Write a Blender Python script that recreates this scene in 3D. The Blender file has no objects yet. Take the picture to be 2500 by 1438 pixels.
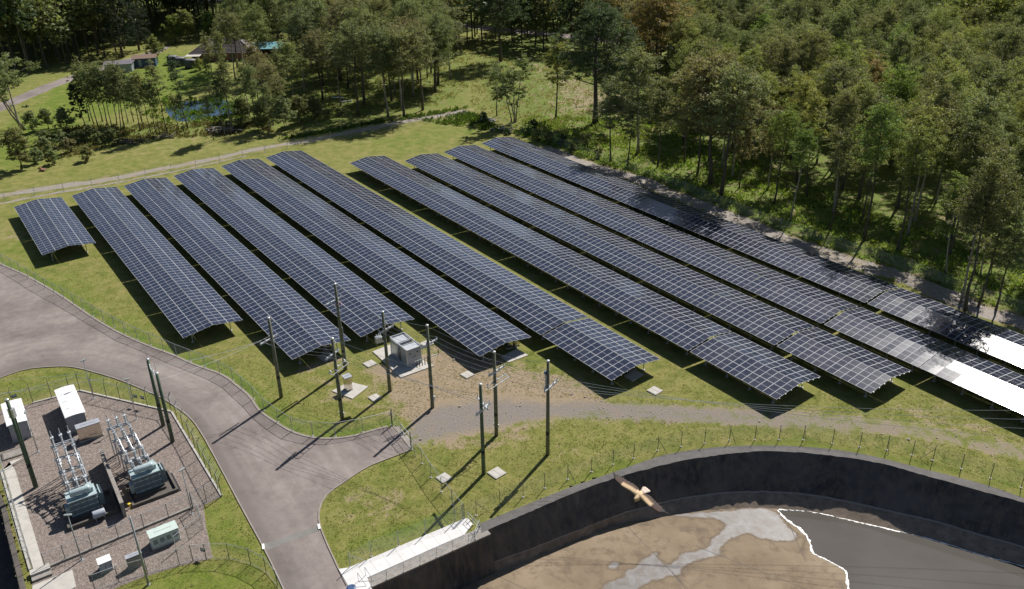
import bpy, bmesh, math, random
import numpy as np
from mathutils import Vector, Matrix
from mathutils.geometry import tessellate_polygon

# ------------------------------------------------------------------ camera, world, sun, exposure
F, PITCH, ROLL, CAMH = 2113.0, math.radians(26.938), math.radians(-0.954), 56.29
SC = bpy.context.scene
COL = SC.collection
cr, sr, cp, sp = math.cos(ROLL), math.sin(ROLL), math.cos(PITCH), math.sin(PITCH)
_R, _U, _Fw = Vector((1, 0, 0)), Vector((0, sp, cp)), Vector((0, cp, -sp))
_r2, _u2 = _R * cr + _U * sr, _U * cr - _R * sr
cam = bpy.data.cameras.new('camera'); cam.sensor_width = 36; cam.lens = F / 2500 * 36
cam.clip_start = 0.5; cam.clip_end = 6000
co = bpy.data.objects.new('camera', cam); COL.objects.link(co)
m3 = Matrix((_r2, _u2, -_Fw)).transposed()
co.matrix_world = Matrix.Translation((0, 0, CAMH)) @ m3.to_4x4()
SC.camera = co

SUN_AZ, SUN_EL = math.radians(31.5), math.radians(46.0)     # azimuth from +Y towards +X
SUND = Vector((math.sin(SUN_AZ) * math.cos(SUN_EL), math.cos(SUN_AZ) * math.cos(SUN_EL), math.sin(SUN_EL)))
w = bpy.data.worlds.new('World'); SC.world = w; w.use_nodes = True
nt = w.node_tree
sky = nt.nodes.new('ShaderNodeTexSky'); sky.sky_type = 'NISHITA'; sky.sun_disc = False
sky.sun_elevation = SUN_EL; sky.sun_rotation = SUN_AZ; sky.air_density = 1.0; sky.dust_density = 0.6; sky.ozone_density = 1.0
bg = nt.nodes['Background']; bg.inputs['Strength'].default_value = 0.05
nt.links.new(sky.outputs[0], bg.inputs['Color'])
sl = bpy.data.lights.new('sun', 'SUN'); sl.energy = 5.0; sl.angle = math.radians(0.53); sl.color = (1.0, 0.955, 0.89)
so = bpy.data.objects.new('sun', sl); COL.objects.link(so); so.rotation_euler = SUND.to_track_quat('Z', 'Y').to_euler(); so.location = (60, 100, 120)
vs = SC.view_settings; vs.view_transform = 'Standard'; vs.look = 'None'; vs.gamma = 1; vs.use_curve_mapping = False
vs.exposure = 0.45
SC.cycles.max_bounces = 6; SC.cycles.diffuse_bounces = 3; SC.cycles.glossy_bounces = 3; SC.cycles.transmission_bounces = 4
SC.cycles.transparent_max_bounces = 16; SC.cycles.use_denoising = True; SC.cycles.caustics_reflective = False; SC.cycles.caustics_refractive = False
SC.cycles.sample_clamp_indirect = 6

# ------------------------------------------------------------------ helpers
RND = random.Random(7)
def at(u, v, z=0.0):
    """the point at height z that stands behind pixel (u, v) of the 2500 px photograph"""
    x2, y2 = (u - 1250) / F, (v - 719) / F
    xc, yc = cr * x2 + sr * y2, -sr * x2 + cr * y2
    d = Vector((xc, cp - yc * sp, -sp - yc * cp)); t = (z - CAMH) / d.z
    return Vector((0, 0, CAMH)) + d * t
def P(pts, z=0.0): return [at(u, v, z) for u, v in pts]
def on_pole(base, v):
    """height on a vertical line over `base` that shows at pixel row v"""
    lo, hi = 0.0, 40.0
    for _ in range(40):
        m = (lo + hi) / 2
        Y, Z = base.y, m - CAMH
        zc = Y * cp - Z * sp; yc = -(Y * sp + Z * cp)
        y = 719 + F * (sr * base.x + cr * yc) / zc
        if y > v: lo = m
        else: hi = m
    return (lo + hi) / 2
def smooth(pts, n=5, closed=False):
    pts = [Vector(p) for p in pts]; out = []; N = len(pts)
    rng = range(N if closed else N - 1)
    for i in rng:
        g = lambda k: pts[k % N] if closed else pts[max(0, min(N - 1, k))]
        p0, p1, p2, p3 = g(i - 1), g(i), g(i + 1), g(i + 2)
        for k in range(n):
            t = k / n
            out.append(0.5 * ((2 * p1) + (p2 - p0) * t + (2 * p0 - 5 * p1 + 4 * p2 - p3) * t * t + (3 * p1 - p0 - 3 * p2 + p3) * t ** 3))
    if not closed: out.append(pts[-1])
    return out
def resample(pts, step):
    out = [pts[0].copy()]; acc = 0.0
    for a, b in zip(pts, pts[1:]):
        L = (b - a).length
        while acc + L >= step:
            t = (step - acc); a = a + (b - a).normalized() * t; out.append(a.copy()); L = (b - a).length; acc = 0.0
        acc += L
    if (out[-1] - pts[-1]).length > step * 0.3: out.append(pts[-1].copy())
    return out
def normals2d(pts):
    out = []
    for i in range(len(pts)):
        d = pts[min(i + 1, len(pts) - 1)] - pts[max(i - 1, 0)]
        d = Vector((d.x, d.y, 0)).normalized(); out.append(Vector((-d.y, d.x, 0)))
    return out

class MB:
    """collects boxes, bars, tubes and sheets that become ONE mesh"""
    def __init__(s): s.v = []; s.f = []; s.m = []
    def add(s, vs, fs, mi=0):
        o = len(s.v); s.v += [tuple(v) for v in vs]
        for f in fs: s.f.append(tuple(i + o for i in f)); s.m.append(mi)
        return s
    def box(s, c, size, rz=0.0, mi=0, rot=None):
        hx, hy, hz = size[0] / 2, size[1] / 2, size[2] / 2
        R = rot if rot is not None else Matrix.Rotation(rz, 3, 'Z'); c = Vector(c)
        vs = [c + R @ Vector((x * hx, y * hy, z * hz)) for z in (-1, 1) for y in (-1, 1) for x in (-1, 1)]
        return s.add(vs, [(0, 2, 3, 1), (4, 5, 7, 6), (0, 1, 5, 4), (2, 6, 7, 3), (0, 4, 6, 2), (1, 3, 7, 5)], mi)
    def bar(s, a, b, wd, h, mi=0):
        a, b = Vector(a), Vector(b); d = (b - a); L = d.length
        if L < 1e-6: return s
        x = d / L; up = Vector((0, 0, 1)) if abs(x.z) < 0.95 else Vector((0, 1, 0))
        y = up.cross(x).normalized(); z = x.cross(y)
        return s.box((a + b) / 2, (L, wd, h), mi=mi, rot=Matrix((x, y, z)).transposed())
    def cyl(s, a, b, r0, r1=None, n=8, mi=0, cap=True):
        r1 = r0 if r1 is None else r1; a, b = Vector(a), Vector(b); x = (b - a).normalized()
        up = Vector((0, 0, 1)) if abs(x.z) < 0.9 else Vector((1, 0, 0))
        y = up.cross(x).normalized(); z = x.cross(y); vs = []
        for p, r in ((a, r0), (b, r1)):
            for k in range(n):
                t = 2 * math.pi * k / n; vs.append(p + (y * math.cos(t) + z * math.sin(t)) * r)
        fs = [(k, (k + 1) % n, n + (k + 1) % n, n + k) for k in range(n)]
        if cap: fs += [tuple(range(n - 1, -1, -1)), tuple(range(n, 2 * n))]
        return s.add(vs, fs, mi)
    def tube(s, path, r, n=6, mi=0):
        path = [Vector(p) for p in path]; rs = r if isinstance(r, (list, tuple)) else [r] * len(path)
        vs = []; y = None
        for i, p in enumerate(path):
            d = (path[min(i + 1, len(path) - 1)] - path[max(i - 1, 0)]).normalized()
            if y is None:
                up = Vector((0, 0, 1)) if abs(d.z) < 0.9 else Vector((1, 0, 0)); y = up.cross(d).normalized()
            else:
                y = (y - d * y.dot(d)).normalized()
            z = d.cross(y)
            for k in range(n):
                t = 2 * math.pi * k / n; vs.append(p + (y * math.cos(t) + z * math.sin(t)) * rs[i])
        fs = []
        for i in range(len(path) - 1):
            for k in range(n): fs.append((i * n + k, i * n + (k + 1) % n, (i + 1) * n + (k + 1) % n, (i + 1) * n + k))
        fs += [tuple(range(n - 1, -1, -1)), tuple(range((len(path) - 1) * n, len(path) * n))]
        return s.add(vs, fs, mi)
    def lathe(s, base, prof, n=10, mi=0, axis=(0, 0, 1)):
        base = Vector(base); x = Vector(axis).normalized()
        up = Vector((0, 0, 1)) if abs(x.z) < 0.9 else Vector((1, 0, 0)); y = up.cross(x).normalized(); z = x.cross(y); vs = []
        for r, h in prof:
            for k in range(n):
                t = 2 * math.pi * k / n; vs.append(base + x * h + (y * math.cos(t) + z * math.sin(t)) * r)
        fs = []
        for i in range(len(prof) - 1):
            for k in range(n): fs.append((i * n + k, i * n + (k + 1) % n, (i + 1) * n + (k + 1) % n, (i + 1) * n + k))
        fs += [tuple(range(n - 1, -1, -1)), tuple(range((len(prof) - 1) * n, len(prof) * n))]
        return s.add(vs, fs, mi)
    def prism(s, poly, z0, z1, mi=0, bottom=True):
        poly = [Vector((p[0], p[1], 0)) for p in poly]
        if sum(a.x * b.y - b.x * a.y for a, b in zip(poly, poly[1:] + poly[:1])) < 0: poly.reverse()
        n = len(poly); tri = tessellate_polygon([poly])
        vs = [(p.x, p.y, z1) for p in poly] + [(p.x, p.y, z0) for p in poly]; fs = []
        for t in tri:
            a, b, c = (poly[i] for i in t)
            if (b - a).cross(c - a).z < 0: t = (t[0], t[2], t[1])
            fs.append(tuple(t))
            if bottom: fs.append((t[2] + n, t[1] + n, t[0] + n))
        fs += [(i, i + n, (i + 1) % n + n, (i + 1) % n) for i in range(n)]
        return s.add(vs, fs, mi)
    def sheet(s, poly, z, mi=0):
        poly = [Vector((p[0], p[1], 0)) for p in poly]; fs = []
        for t in tessellate_polygon([poly]):
            a, b, c = (poly[i] for i in t)
            fs.append(tuple(t) if (b - a).cross(c - a).z > 0 else (t[0], t[2], t[1]))
        return s.add([(p.x, p.y, z) for p in poly], fs, mi)
    def sphere(s, c, r, n=8, m=5, mi=0, sc=(1, 1, 1)):
        prof = [(max(1e-4, math.sin(math.pi * i / m)), -math.cos(math.pi * i / m)) for i in range(m + 1)]; vs = []
        for q, h in prof:
            for k in range(n):
                t = 2 * math.pi * k / n; vs.append((c[0] + q * math.cos(t) * r * sc[0], c[1] + q * math.sin(t) * r * sc[1], c[2] + h * r * sc[2]))
        fs = [(i * n + k, i * n + (k + 1) % n, (i + 1) * n + (k + 1) % n, (i + 1) * n + k) for i in range(m) for k in range(n)]
        return s.add(vs, fs, mi)
    def mesh(s, name, mats, sm=False):
        me = bpy.data.meshes.new(name); me.from_pydata(s.v, [], s.f); me.update()
        for m in (mats if isinstance(mats, (list, tuple)) else [mats]): me.materials.append(m)
        if len(me.materials) > 1: me.polygons.foreach_set('material_index', s.m)
        if sm: me.polygons.foreach_set('use_smooth', [True] * len(me.polygons))
        return me
    def build(s, name, mats, parent=None, sm=False, **tags):
        return link(name, s.mesh(name, mats, sm), parent, **tags)

def link(name, me, parent=None, loc=None, rot=None, **tags):
    o = bpy.data.objects.new(name, me); COL.objects.link(o)
    if parent is not None: o.parent = parent
    if loc is not None: o.location = loc
    if rot is not None: o.rotation_euler = rot
    for k, v in tags.items(): o['category' if k == 'cat' else k] = v
    return o
def thing(name, label, cat, loc=(0, 0, 0), rz=0.0, group=None):
    o = bpy.data.objects.new(name, None); COL.objects.link(o); o.location = loc; o.rotation_euler = (0, 0, rz)
    o.empty_display_size = 0.2; o['label'] = label; o['category'] = cat
    if group: o['group'] = group
    return o
def structure(name, mb, mats, sm=False, label=None):
    o = mb.build(name, mats, sm=sm, kind='structure')
    if label: o['label'] = label
    return o

# ------------------------------------------------------------------ materials
def new_mat(name):
    m = bpy.data.materials.new(name); m.use_nodes = True
    n = m.node_tree; b = n.nodes['Principled BSDF']; return m, n, b
def N(n, t, **kw):
    x = n.nodes.new(t)
    for k, v in kw.items(): setattr(x, k, v)
    return x
def noise(n, vec, scale, detail=4.0, rough=0.55, dist=0.0):
    x = N(n, 'ShaderNodeTexNoise'); x.inputs['Scale'].default_value = scale; x.inputs['Detail'].default_value = detail
    x.inputs['Roughness'].default_value = rough; x.inputs['Distortion'].default_value = dist
    n.links.new(vec, x.inputs['Vector']); return x.outputs['Fac']
def mix(n, fac, a, b, mode='MIX'):
    x = N(n, 'ShaderNodeMix', data_type='RGBA', blend_type=mode)
    for s, v in ((x.inputs[0], fac), (x.inputs[6], a), (x.inputs[7], b)):
        if hasattr(v, 'links') or isinstance(v, bpy.types.NodeSocket): n.links.new(v, s)
        elif isinstance(v, (int, float)): s.default_value = v
        else: s.default_value = (*v, 1) if len(v) == 3 else v
    return x.outputs[2]
def ramp(n, fac, lo, hi, a=0.0, b=1.0):
    x = N(n, 'ShaderNodeMapRange'); x.inputs[1].default_value = lo; x.inputs[2].default_value = hi; x.inputs[3].default_value = a; x.inputs[4].default_value = b
    n.links.new(fac, x.inputs[0]); return x.outputs[0]
def mathn(n, op, a, b=None):
    x = N(n, 'ShaderNodeMath', operation=op)
    for i, v in ((0, a), (1, b)):
        if v is None: continue
        if isinstance(v, bpy.types.NodeSocket): n.links.new(v, x.inputs[i])
        else: x.inputs[i].default_value = v
    return x.outputs[0]
def bump(n, b, h, strength=0.3, dist=0.05):
    x = N(n, 'ShaderNodeBump'); x.inputs['Strength'].default_value = strength; x.inputs['Distance'].default_value = dist
    n.links.new(h, x.inputs['Height']); n.links.new(x.outputs[0], b.inputs['Normal'])
def plain(name, col, rough=0.6, metal=0.0, var=0.25, scale=1.5, spec=0.5, dirt=None, fine=18.0, bmp=0.0):
    """a colour broken up by soft large noise and fine grain"""
    m, n, b = new_mat(name); g = N(n, 'ShaderNodeNewGeometry').outputs['Position']
    n1 = noise(n, g, scale, 5); n2 = noise(n, g, fine, 3)
    f = mathn(n, 'ADD', mathn(n, 'MULTIPLY', n1, 0.65), mathn(n, 'MULTIPLY', n2, 0.35)); f = ramp(n, f, 0.3, 0.7)
    lo = tuple(c * (1 - var) for c in col); hi = tuple(min(1, c * (1 + var)) for c in col)
    c = mix(n, f, lo, hi)
    if dirt: c = mix(n, ramp(n, noise(n, g, scale * 2.3, 6, 0.65), 0.52, 0.75, 0, 0.85), c, dirt)
    n.links.new(c, b.inputs['Base Color']); b.inputs['Roughness'].default_value = rough; b.inputs['Metallic'].default_value = metal
    b.inputs['Specular IOR Level'].default_value = spec
    if bmp: bump(n, b, n2, bmp, 0.03)
    return m

M = {}
M['galv'] = plain('galvanised_steel', (0.50, 0.52, 0.54), 0.42, 0.55, 0.18, 3)
M['galv_dull'] = plain('dull_galvanised_steel', (0.30, 0.33, 0.34), 0.5, 0.3, 0.2, 3)
M['post'] = plain('dark_steel_post', (0.10, 0.115, 0.11), 0.5, 0.3, 0.25, 3)
M['alu'] = plain('array_rail_aluminium', (0.55, 0.56, 0.57), 0.38, 0.6, 0.12, 3)
M['concrete'] = plain('pale_concrete', (0.42, 0.40, 0.365), 0.85, 0, 0.14, 0.8, dirt=(0.31, 0.29, 0.26), bmp=0.2)
M['concrete_new'] = plain('new_white_concrete', (0.60, 0.59, 0.58), 0.8, 0, 0.08, 0.6, dirt=(0.50, 0.49, 0.47), bmp=0.1)
M['concrete_old'] = plain('old_grey_concrete', (0.24, 0.22, 0.20), 0.9, 0, 0.3, 1.2, dirt=(0.12, 0.11, 0.10), bmp=0.3)
M['concrete_dark'] = plain('stained_concrete', (0.105, 0.092, 0.08), 0.9, 0, 0.35, 1.0, dirt=(0.05, 0.045, 0.04), bmp=0.3)
M['wood'] = plain('treated_timber_pole', (0.135, 0.14, 0.095), 0.85, 0, 0.4, 2.5, dirt=(0.075, 0.065, 0.05), fine=30, bmp=0.3)
M['wood_green'] = plain('green_treated_timber_pole', (0.085, 0.12, 0.075), 0.85, 0, 0.35, 2.5, dirt=(0.05, 0.06, 0.04), fine=30, bmp=0.3)
M['band'] = plain('black_pole_band', (0.012, 0.012, 0.014), 0.6, 0, 0.2)
M['black'] = plain('black_rubber', (0.02, 0.02, 0.022), 0.5, 0, 0.3)
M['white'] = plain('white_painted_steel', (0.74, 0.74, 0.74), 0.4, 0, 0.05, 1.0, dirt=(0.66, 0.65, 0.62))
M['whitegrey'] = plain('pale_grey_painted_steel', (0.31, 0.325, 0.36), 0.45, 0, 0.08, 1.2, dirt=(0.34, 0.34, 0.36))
M['sidegrey'] = plain('grey_blue_panel', (0.34, 0.37, 0.42), 0.5, 0, 0.08, 1.2)
M['stainless'] = plain('stainless_steel', (0.62, 0.56, 0.50), 0.22, 0.95, 0.1, 2.0)
M['mint'] = plain('mint_green_paint', (0.48, 0.56, 0.52), 0.45, 0, 0.08, 1.4, dirt=(0.38, 0.48, 0.43))
M['mint_dark'] = plain('mint_green_vent', (0.17, 0.23, 0.22), 0.5, 0, 0.2, 6)
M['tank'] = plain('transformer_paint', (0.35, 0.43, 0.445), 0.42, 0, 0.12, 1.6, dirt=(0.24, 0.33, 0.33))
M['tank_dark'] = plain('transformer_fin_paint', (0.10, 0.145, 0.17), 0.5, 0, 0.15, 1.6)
M['porcelain'] = plain('pale_insulator', (0.50, 0.52, 0.54), 0.25, 0, 0.08, 4)
M['brownins'] = plain('brown_insulator', (0.13, 0.06, 0.05), 0.25, 0, 0.2, 4)
M['wire'] = plain('aluminium_conductor', (0.68, 0.69, 0.69), 0.45, 0.15, 0.1, 2)
M['red'] = plain('red_insulator', (0.33, 0.03, 0.04), 0.4, 0, 0.2, 4)
M['yellow'] = plain('yellow_valve_paint', (0.7, 0.5, 0.05), 0.5, 0, 0.1, 4)
M['brick'] = plain('red_brick', (0.25, 0.13, 0.085), 0.9, 0, 0.25, 2)
M['tile'] = plain('dark_roof_tile', (0.105, 0.085, 0.08), 0.75, 0, 0.3, 1.4, dirt=(0.15, 0.13, 0.12))
M['blue_shed'] = plain('blue_shed_sheet', (0.03, 0.07, 0.16), 0.45, 0, 0.2, 2)
M['rust'] = plain('rusty_roof_sheet', (0.17, 0.11, 0.08), 0.7, 0, 0.35, 2)
M['teal'] = plain('teal_roof_sheet', (0.20, 0.44, 0.46), 0.4, 0, 0.15, 1.5, dirt=(0.3, 0.45, 0.45))
M['tank_poly'] = plain('grey_green_water_tank', (0.055, 0.065, 0.065), 0.6, 0, 0.2, 1.5)
M['tank_top'] = plain('tank_lid', (0.16, 0.15, 0.17), 0.5, 0, 0.2, 1.5)
M['glass'] = plain('dark_window', (0.02, 0.025, 0.03), 0.08, 0, 0.2, 2)
M['bark'] = plain('dark_bark', (0.095, 0.08, 0.062), 0.95, 0, 0.45, 1.5, fine=9, bmp=0.4)
M['bark_pale'] = plain('pale_gum_bark', (0.30, 0.27, 0.22), 0.9, 0, 0.4, 0.7, dirt=(0.14, 0.11, 0.08), fine=9, bmp=0.3)
M['log'] = plain('dead_wood', (0.20, 0.17, 0.14), 0.9, 0, 0.4, 3)
M['glitter'] = plain('painted_glitter', (0.92, 0.92, 0.91), 0.7, 0, 0.05, 5)  # plain white that stands in for sun glitter on water
M['sign'] = plain('sign_plate', (0.06, 0.10, 0.14), 0.4, 0, 0.2, 5)
M['kerb'] = plain('kerb_concrete', (0.27, 0.235, 0.205), 0.9, 0, 0.2, 0.9, dirt=(0.22, 0.19, 0.17), bmp=0.2)
M['white_line'] = plain('white_paint_mark', (0.78, 0.78, 0.74), 0.6, 0, 0.06, 3)

def ground_mat():
    m, n, b = new_mat('grass_ground'); g = N(n, 'ShaderNodeNewGeometry').outputs['Position']
    at_ = N(n, 'ShaderNodeAttribute', attribute_name='mask'); sep = N(n, 'ShaderNodeSeparateColor'); n.links.new(at_.outputs['Color'], sep.inputs[0])
    dirt, lush, wild = sep.outputs[0], sep.outputs[1], sep.outputs[2]
    big = noise(n, g, 0.085, 6, 0.66, 0.6); mid = noise(n, g, 0.5, 6, 0.68, 0.4); fin = noise(n, g, 4.0, 4, 0.65); grit = noise(n, g, 16, 2, 0.6)
    dry = mix(n, ramp(n, mid, 0.35, 0.65), (0.150, 0.170, 0.038), (0.275, 0.256, 0.085))
    grn = mix(n, ramp(n, mid, 0.35, 0.68), (0.100, 0.160, 0.018), (0.190, 0.232, 0.038))
    lf = mathn(n, 'ADD', lush, mathn(n, 'MULTIPLY', mathn(n, 'SUBTRACT', big, 0.5), 1.9)); lf = mathn(n, 'ADD', lf, mathn(n, 'MULTIPLY', mathn(n, 'SUBTRACT', fin, 0.5), 0.9))
    c = mix(n, ramp(n, lf, 0.15, 0.85), dry, grn)
    # straw and bare patches
    st = mathn(n, 'ADD', mathn(n, 'MULTIPLY', mid, 0.6), mathn(n, 'MULTIPLY', fin, 0.4))
    c = mix(n, ramp(n, st, 0.53, 0.66, 0, 0.7), c, (0.27, 0.215, 0.105))
    # rank growth under the trees
    wc = mix(n, ramp(n, fin, 0.35, 0.65), (0.085, 0.145, 0.020), (0.20, 0.235, 0.055)); wc = mix(n, ramp(n, mid, 0.5, 0.66), wc, (0.24, 0.19, 0.11))
    c = mix(n, wild, c, wc)
    df = mathn(n, 'ADD', dirt, mathn(n, 'MULTIPLY', mathn(n, 'SUBTRACT', mid, 0.5), 1.6)); df = mathn(n, 'ADD', df, mathn(n, 'MULTIPLY', mathn(n, 'SUBTRACT', fin, 0.5), 0.9))
    dc = mix(n, ramp(n, fin, 0.3, 0.7), (0.265, 0.198, 0.128), (0.385, 0.31, 0.222))
    c = mix(n, ramp(n, df, 0.45, 0.72), c, dc)
    gv = mathn(n, 'ADD', at_.outputs['Alpha'], mathn(n, 'MULTIPLY', mathn(n, 'SUBTRACT', mid, 0.5), 1.3)); gv = mathn(n, 'ADD', gv, mathn(n, 'MULTIPLY', mathn(n, 'SUBTRACT', fin, 0.5), 0.8))
    gc = mix(n, ramp(n, fin, 0.3, 0.7), (0.20, 0.178, 0.165), (0.275, 0.245, 0.225)); gc = mix(n, ramp(n, mid, 0.5, 0.65), gc, (0.26, 0.215, 0.175))
    c = mix(n, ramp(n, gv, 0.36, 0.78), c, gc)
    c = mix(n, ramp(n, grit, 0.3, 0.7, 0.0, 0.5), c, mix(n, 1.0, c, (0.5, 0.5, 0.42), 'MULTIPLY'))
    n.links.new(c, b.inputs['Base Color']); b.inputs['Roughness'].default_value = 0.95; b.inputs['Specular IOR Level'].default_value = 0.15
    h = mathn(n, 'ADD', mathn(n, 'MULTIPLY', fin, 1.0), mathn(n, 'MULTIPLY', grit, 0.6)); bump(n, b, h, 0.55, 0.16)
    return m
M['ground'] = ground_mat()

def asphalt_mat(name='asphalt', c0=(0.155, 0.130, 0.120), c1=(0.285, 0.245, 0.226)):
    m, n, b = new_mat(name); g = N(n, 'ShaderNodeNewGeometry').outputs['Position']
    ea = N(n, 'ShaderNodeAttribute', attribute_name='edge').outputs['Fac']      # 1 = dirt washed to the road edge
    big = noise(n, g, 0.16, 5, 0.6, 0.4); mid = noise(n, g, 1.2, 5, 0.6); fin = noise(n, g, 22, 3, 0.7)
    f = mathn(n, 'ADD', mathn(n, 'MULTIPLY', big, 0.7), mathn(n, 'MULTIPLY', mid, 0.3))
    c = mix(n, ramp(n, f, 0.34, 0.6), c0, c1)
    la = N(n, 'ShaderNodeAttribute', attribute_name='lane').outputs['Fac']; cv = N(n, 'ShaderNodeCombineXYZ'); s3 = N(n, 'ShaderNodeSeparateXYZ'); n.links.new(g, s3.inputs[0])
    n.links.new(la, cv.inputs[0]); n.links.new(mathn(n, 'MULTIPLY', s3.outputs[0], 0.035), cv.inputs[1]); n.links.new(mathn(n, 'MULTIPLY', s3.outputs[1], 0.035), cv.inputs[2])
    sk = noise(n, cv.outputs[0], 1.15, 4, 0.55); c = mix(n, ramp(n, sk, 0.38, 0.62, 0.0, 0.42), c, mix(n, 1.0, c, (0.66, 0.63, 0.63), 'MULTIPLY'))
    vo = N(n, 'ShaderNodeTexVoronoi', feature='DISTANCE_TO_EDGE'); vo.inputs['Scale'].default_value = 0.22; n.links.new(g, vo.inputs['Vector'])
    c = mix(n, mathn(n, 'MULTIPLY', mathn(n, 'LESS_THAN', vo.outputs['Distance'], 0.012), ramp(n, mid, 0.5, 0.65, 0, 0.22)), c, (0.05, 0.046, 0.044))
    c = mix(n, mathn(n, 'MULTIPLY', ea, ramp(n, f, 0.3, 0.65, 0.0, 0.85)), c, (0.085, 0.07, 0.066))
    c = mix(n, ramp(n, fin, 0.25, 0.75, 0.0, 0.45), c, mix(n, 1.0, c, (0.62, 0.6, 0.6), 'MULTIPLY'))
    n.links.new(c, b.inputs['Base Color']); b.inputs['Roughness'].default_value = 0.8; b.inputs['Specular IOR Level'].default_value = 0.3
    bump(n, b, fin, 0.3, 0.02); return m
M['asphalt'] = asphalt_mat()
M['asphalt_patch'] = plain('asphalt_patch', (0.165, 0.158, 0.148), 0.85, 0, 0.25, 1.0, bmp=0.2)

def gravel_mat(name, a, bcol, s=9.0, bare=None):
    m, n, b = new_mat(name); g = N(n, 'ShaderNodeNewGeometry').outputs['Position']
    v = N(n, 'ShaderNodeTexVoronoi'); v.inputs['Scale'].default_value = s; n.links.new(g, v.inputs['Vector'])
    sep = N(n, 'ShaderNodeSeparateColor'); n.links.new(v.outputs['Color'], sep.inputs[0])
    big = noise(n, g, 0.35, 5, 0.6); fin = noise(n, g, 26, 3, 0.7)
    f = mathn(n, 'ADD', mathn(n, 'MULTIPLY', sep.outputs[0], 0.45), mathn(n, 'MULTIPLY', fin, 0.55))
    c = mix(n, ramp(n, f, 0.2, 0.8), a, bcol)
    if bare: c = mix(n, ramp(n, big, 0.48, 0.66), c, bare)
    c = mix(n, ramp(n, noise(n, g, 1.7, 5, 0.65), 0.3, 0.7, 0, 0.35), c, mix(n, 1.0, c, (0.6, 0.58, 0.56), 'MULTIPLY'))
    n.links.new(c, b.inputs['Base Color']); b.inputs['Roughness'].default_value = 0.95; b.inputs['Specular IOR Level'].default_value = 0.2
    bump(n, b, mathn(n, 'ADD', v.outputs['Distance'], fin), 0.8, 0.05); return m
M['gravel'] = gravel_mat('blue_metal_gravel', (0.140, 0.112, 0.098), (0.325, 0.275, 0.245), 8.0)
M['track'] = gravel_mat('grey_track_gravel', (0.20, 0.175, 0.155), (0.40, 0.36, 0.32), 6.0, bare=(0.31, 0.26, 0.20))
M['pad'] = gravel_mat('grey_pad_gravel', (0.17, 0.155, 0.15), (0.31, 0.28, 0.265), 6.0, bare=(0.29, 0.245, 0.205))

def panel_mat():
    m, n, b = new_mat('solar_glass'); tc = N(n, 'ShaderNodeTexCoord').outputs['Object']; oi = N(n, 'ShaderNodeObjectInfo')
    sep = N(n, 'ShaderNodeSeparateXYZ'); n.links.new(tc, sep.inputs[0])
    def line(sock, pitch, wd):
        f = mathn(n, 'FRACT', mathn(n, 'DIVIDE', mathn(n, 'ADD', sock, 50.0), pitch)); return mathn(n, 'LESS_THAN', f, wd)
    cell = mathn(n, 'MAXIMUM', line(sep.outputs[0], 0.0795, 0.035), line(sep.outputs[1], 0.156, 0.035))
    bus = line(sep.outputs[1], 0.0312, 0.06)
    base = mix(n, oi.outputs['Random'], (0.009, 0.014, 0.036), (0.017, 0.021, 0.040))
    c = mix(n, mathn(n, 'MULTIPLY', cell, 0.35), base, (0.10, 0.11, 0.13)); c = mix(n, mathn(n, 'MULTIPLY', bus, 0.18), c, (0.14, 0.14, 0.15))
    g = N(n, 'ShaderNodeNewGeometry').outputs['Position']
    c = mix(n, ramp(n, noise(n, g, 0.7, 4), 0.3, 0.75, 0.0, 0.05), c, (0.30, 0.28, 0.27))       # thin dust
    n.links.new(c, b.inputs['Base Color']); b.inputs['IOR'].default_value = 1.5
    r = mathn(n, 'ADD', 0.115, mathn(n, 'MULTIPLY', oi.outputs['Random'], 0.04)); n.links.new(r, b.inputs['Roughness'])
    b.inputs['Specular IOR Level'].default_value = 0.8
    return m
M['solar'] = panel_mat()
M['frame'] = plain('anodised_panel_frame', (0.44, 0.45, 0.47), 0.6, 0.0, 0.06, 2, spec=0.25)
M['underside'] = plain('panel_underside', (0.10, 0.10, 0.11), 0.7, 0, 0.1, 2)
M['backsheet'] = plain('white_backsheet', (0.36, 0.37, 0.41), 0.5, 0, 0.05, 2)

def leaf_mat(name, tr=0.40):
    m, n, b = new_mat(name); n.nodes.remove(b)
    a = N(n, 'ShaderNodeAttribute', attribute_name='tint').outputs['Color']; oi = N(n, 'ShaderNodeObjectInfo').outputs['Color']
    c = mix(n, 1.0, a, oi, 'MULTIPLY')
    d = N(n, 'ShaderNodeBsdfDiffuse'); t = N(n, 'ShaderNodeBsdfTranslucent'); gl = N(n, 'ShaderNodeBsdfGlossy'); gl.inputs['Roughness'].default_value = 0.5
    n.links.new(c, d.inputs[0]); n.links.new(mix(n, 1.0, c, (1.12, 1.15, 0.62), 'MULTIPLY'), t.inputs[0])
    s1 = N(n, 'ShaderNodeMixShader'); s1.inputs[0].default_value = tr; n.links.new(d.outputs[0], s1.inputs[1]); n.links.new(t.outputs[0], s1.inputs[2])
    s2 = N(n, 'ShaderNodeMixShader'); s2.inputs[0].default_value = 0.015; n.links.new(s1.outputs[0], s2.inputs[1]); n.links.new(gl.outputs[0], s2.inputs[2])
    n.links.new(s2.outputs[0], n.nodes['Material Output'].inputs[0]); return m
M['leaf'] = leaf_mat('gum_leaves')

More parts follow.
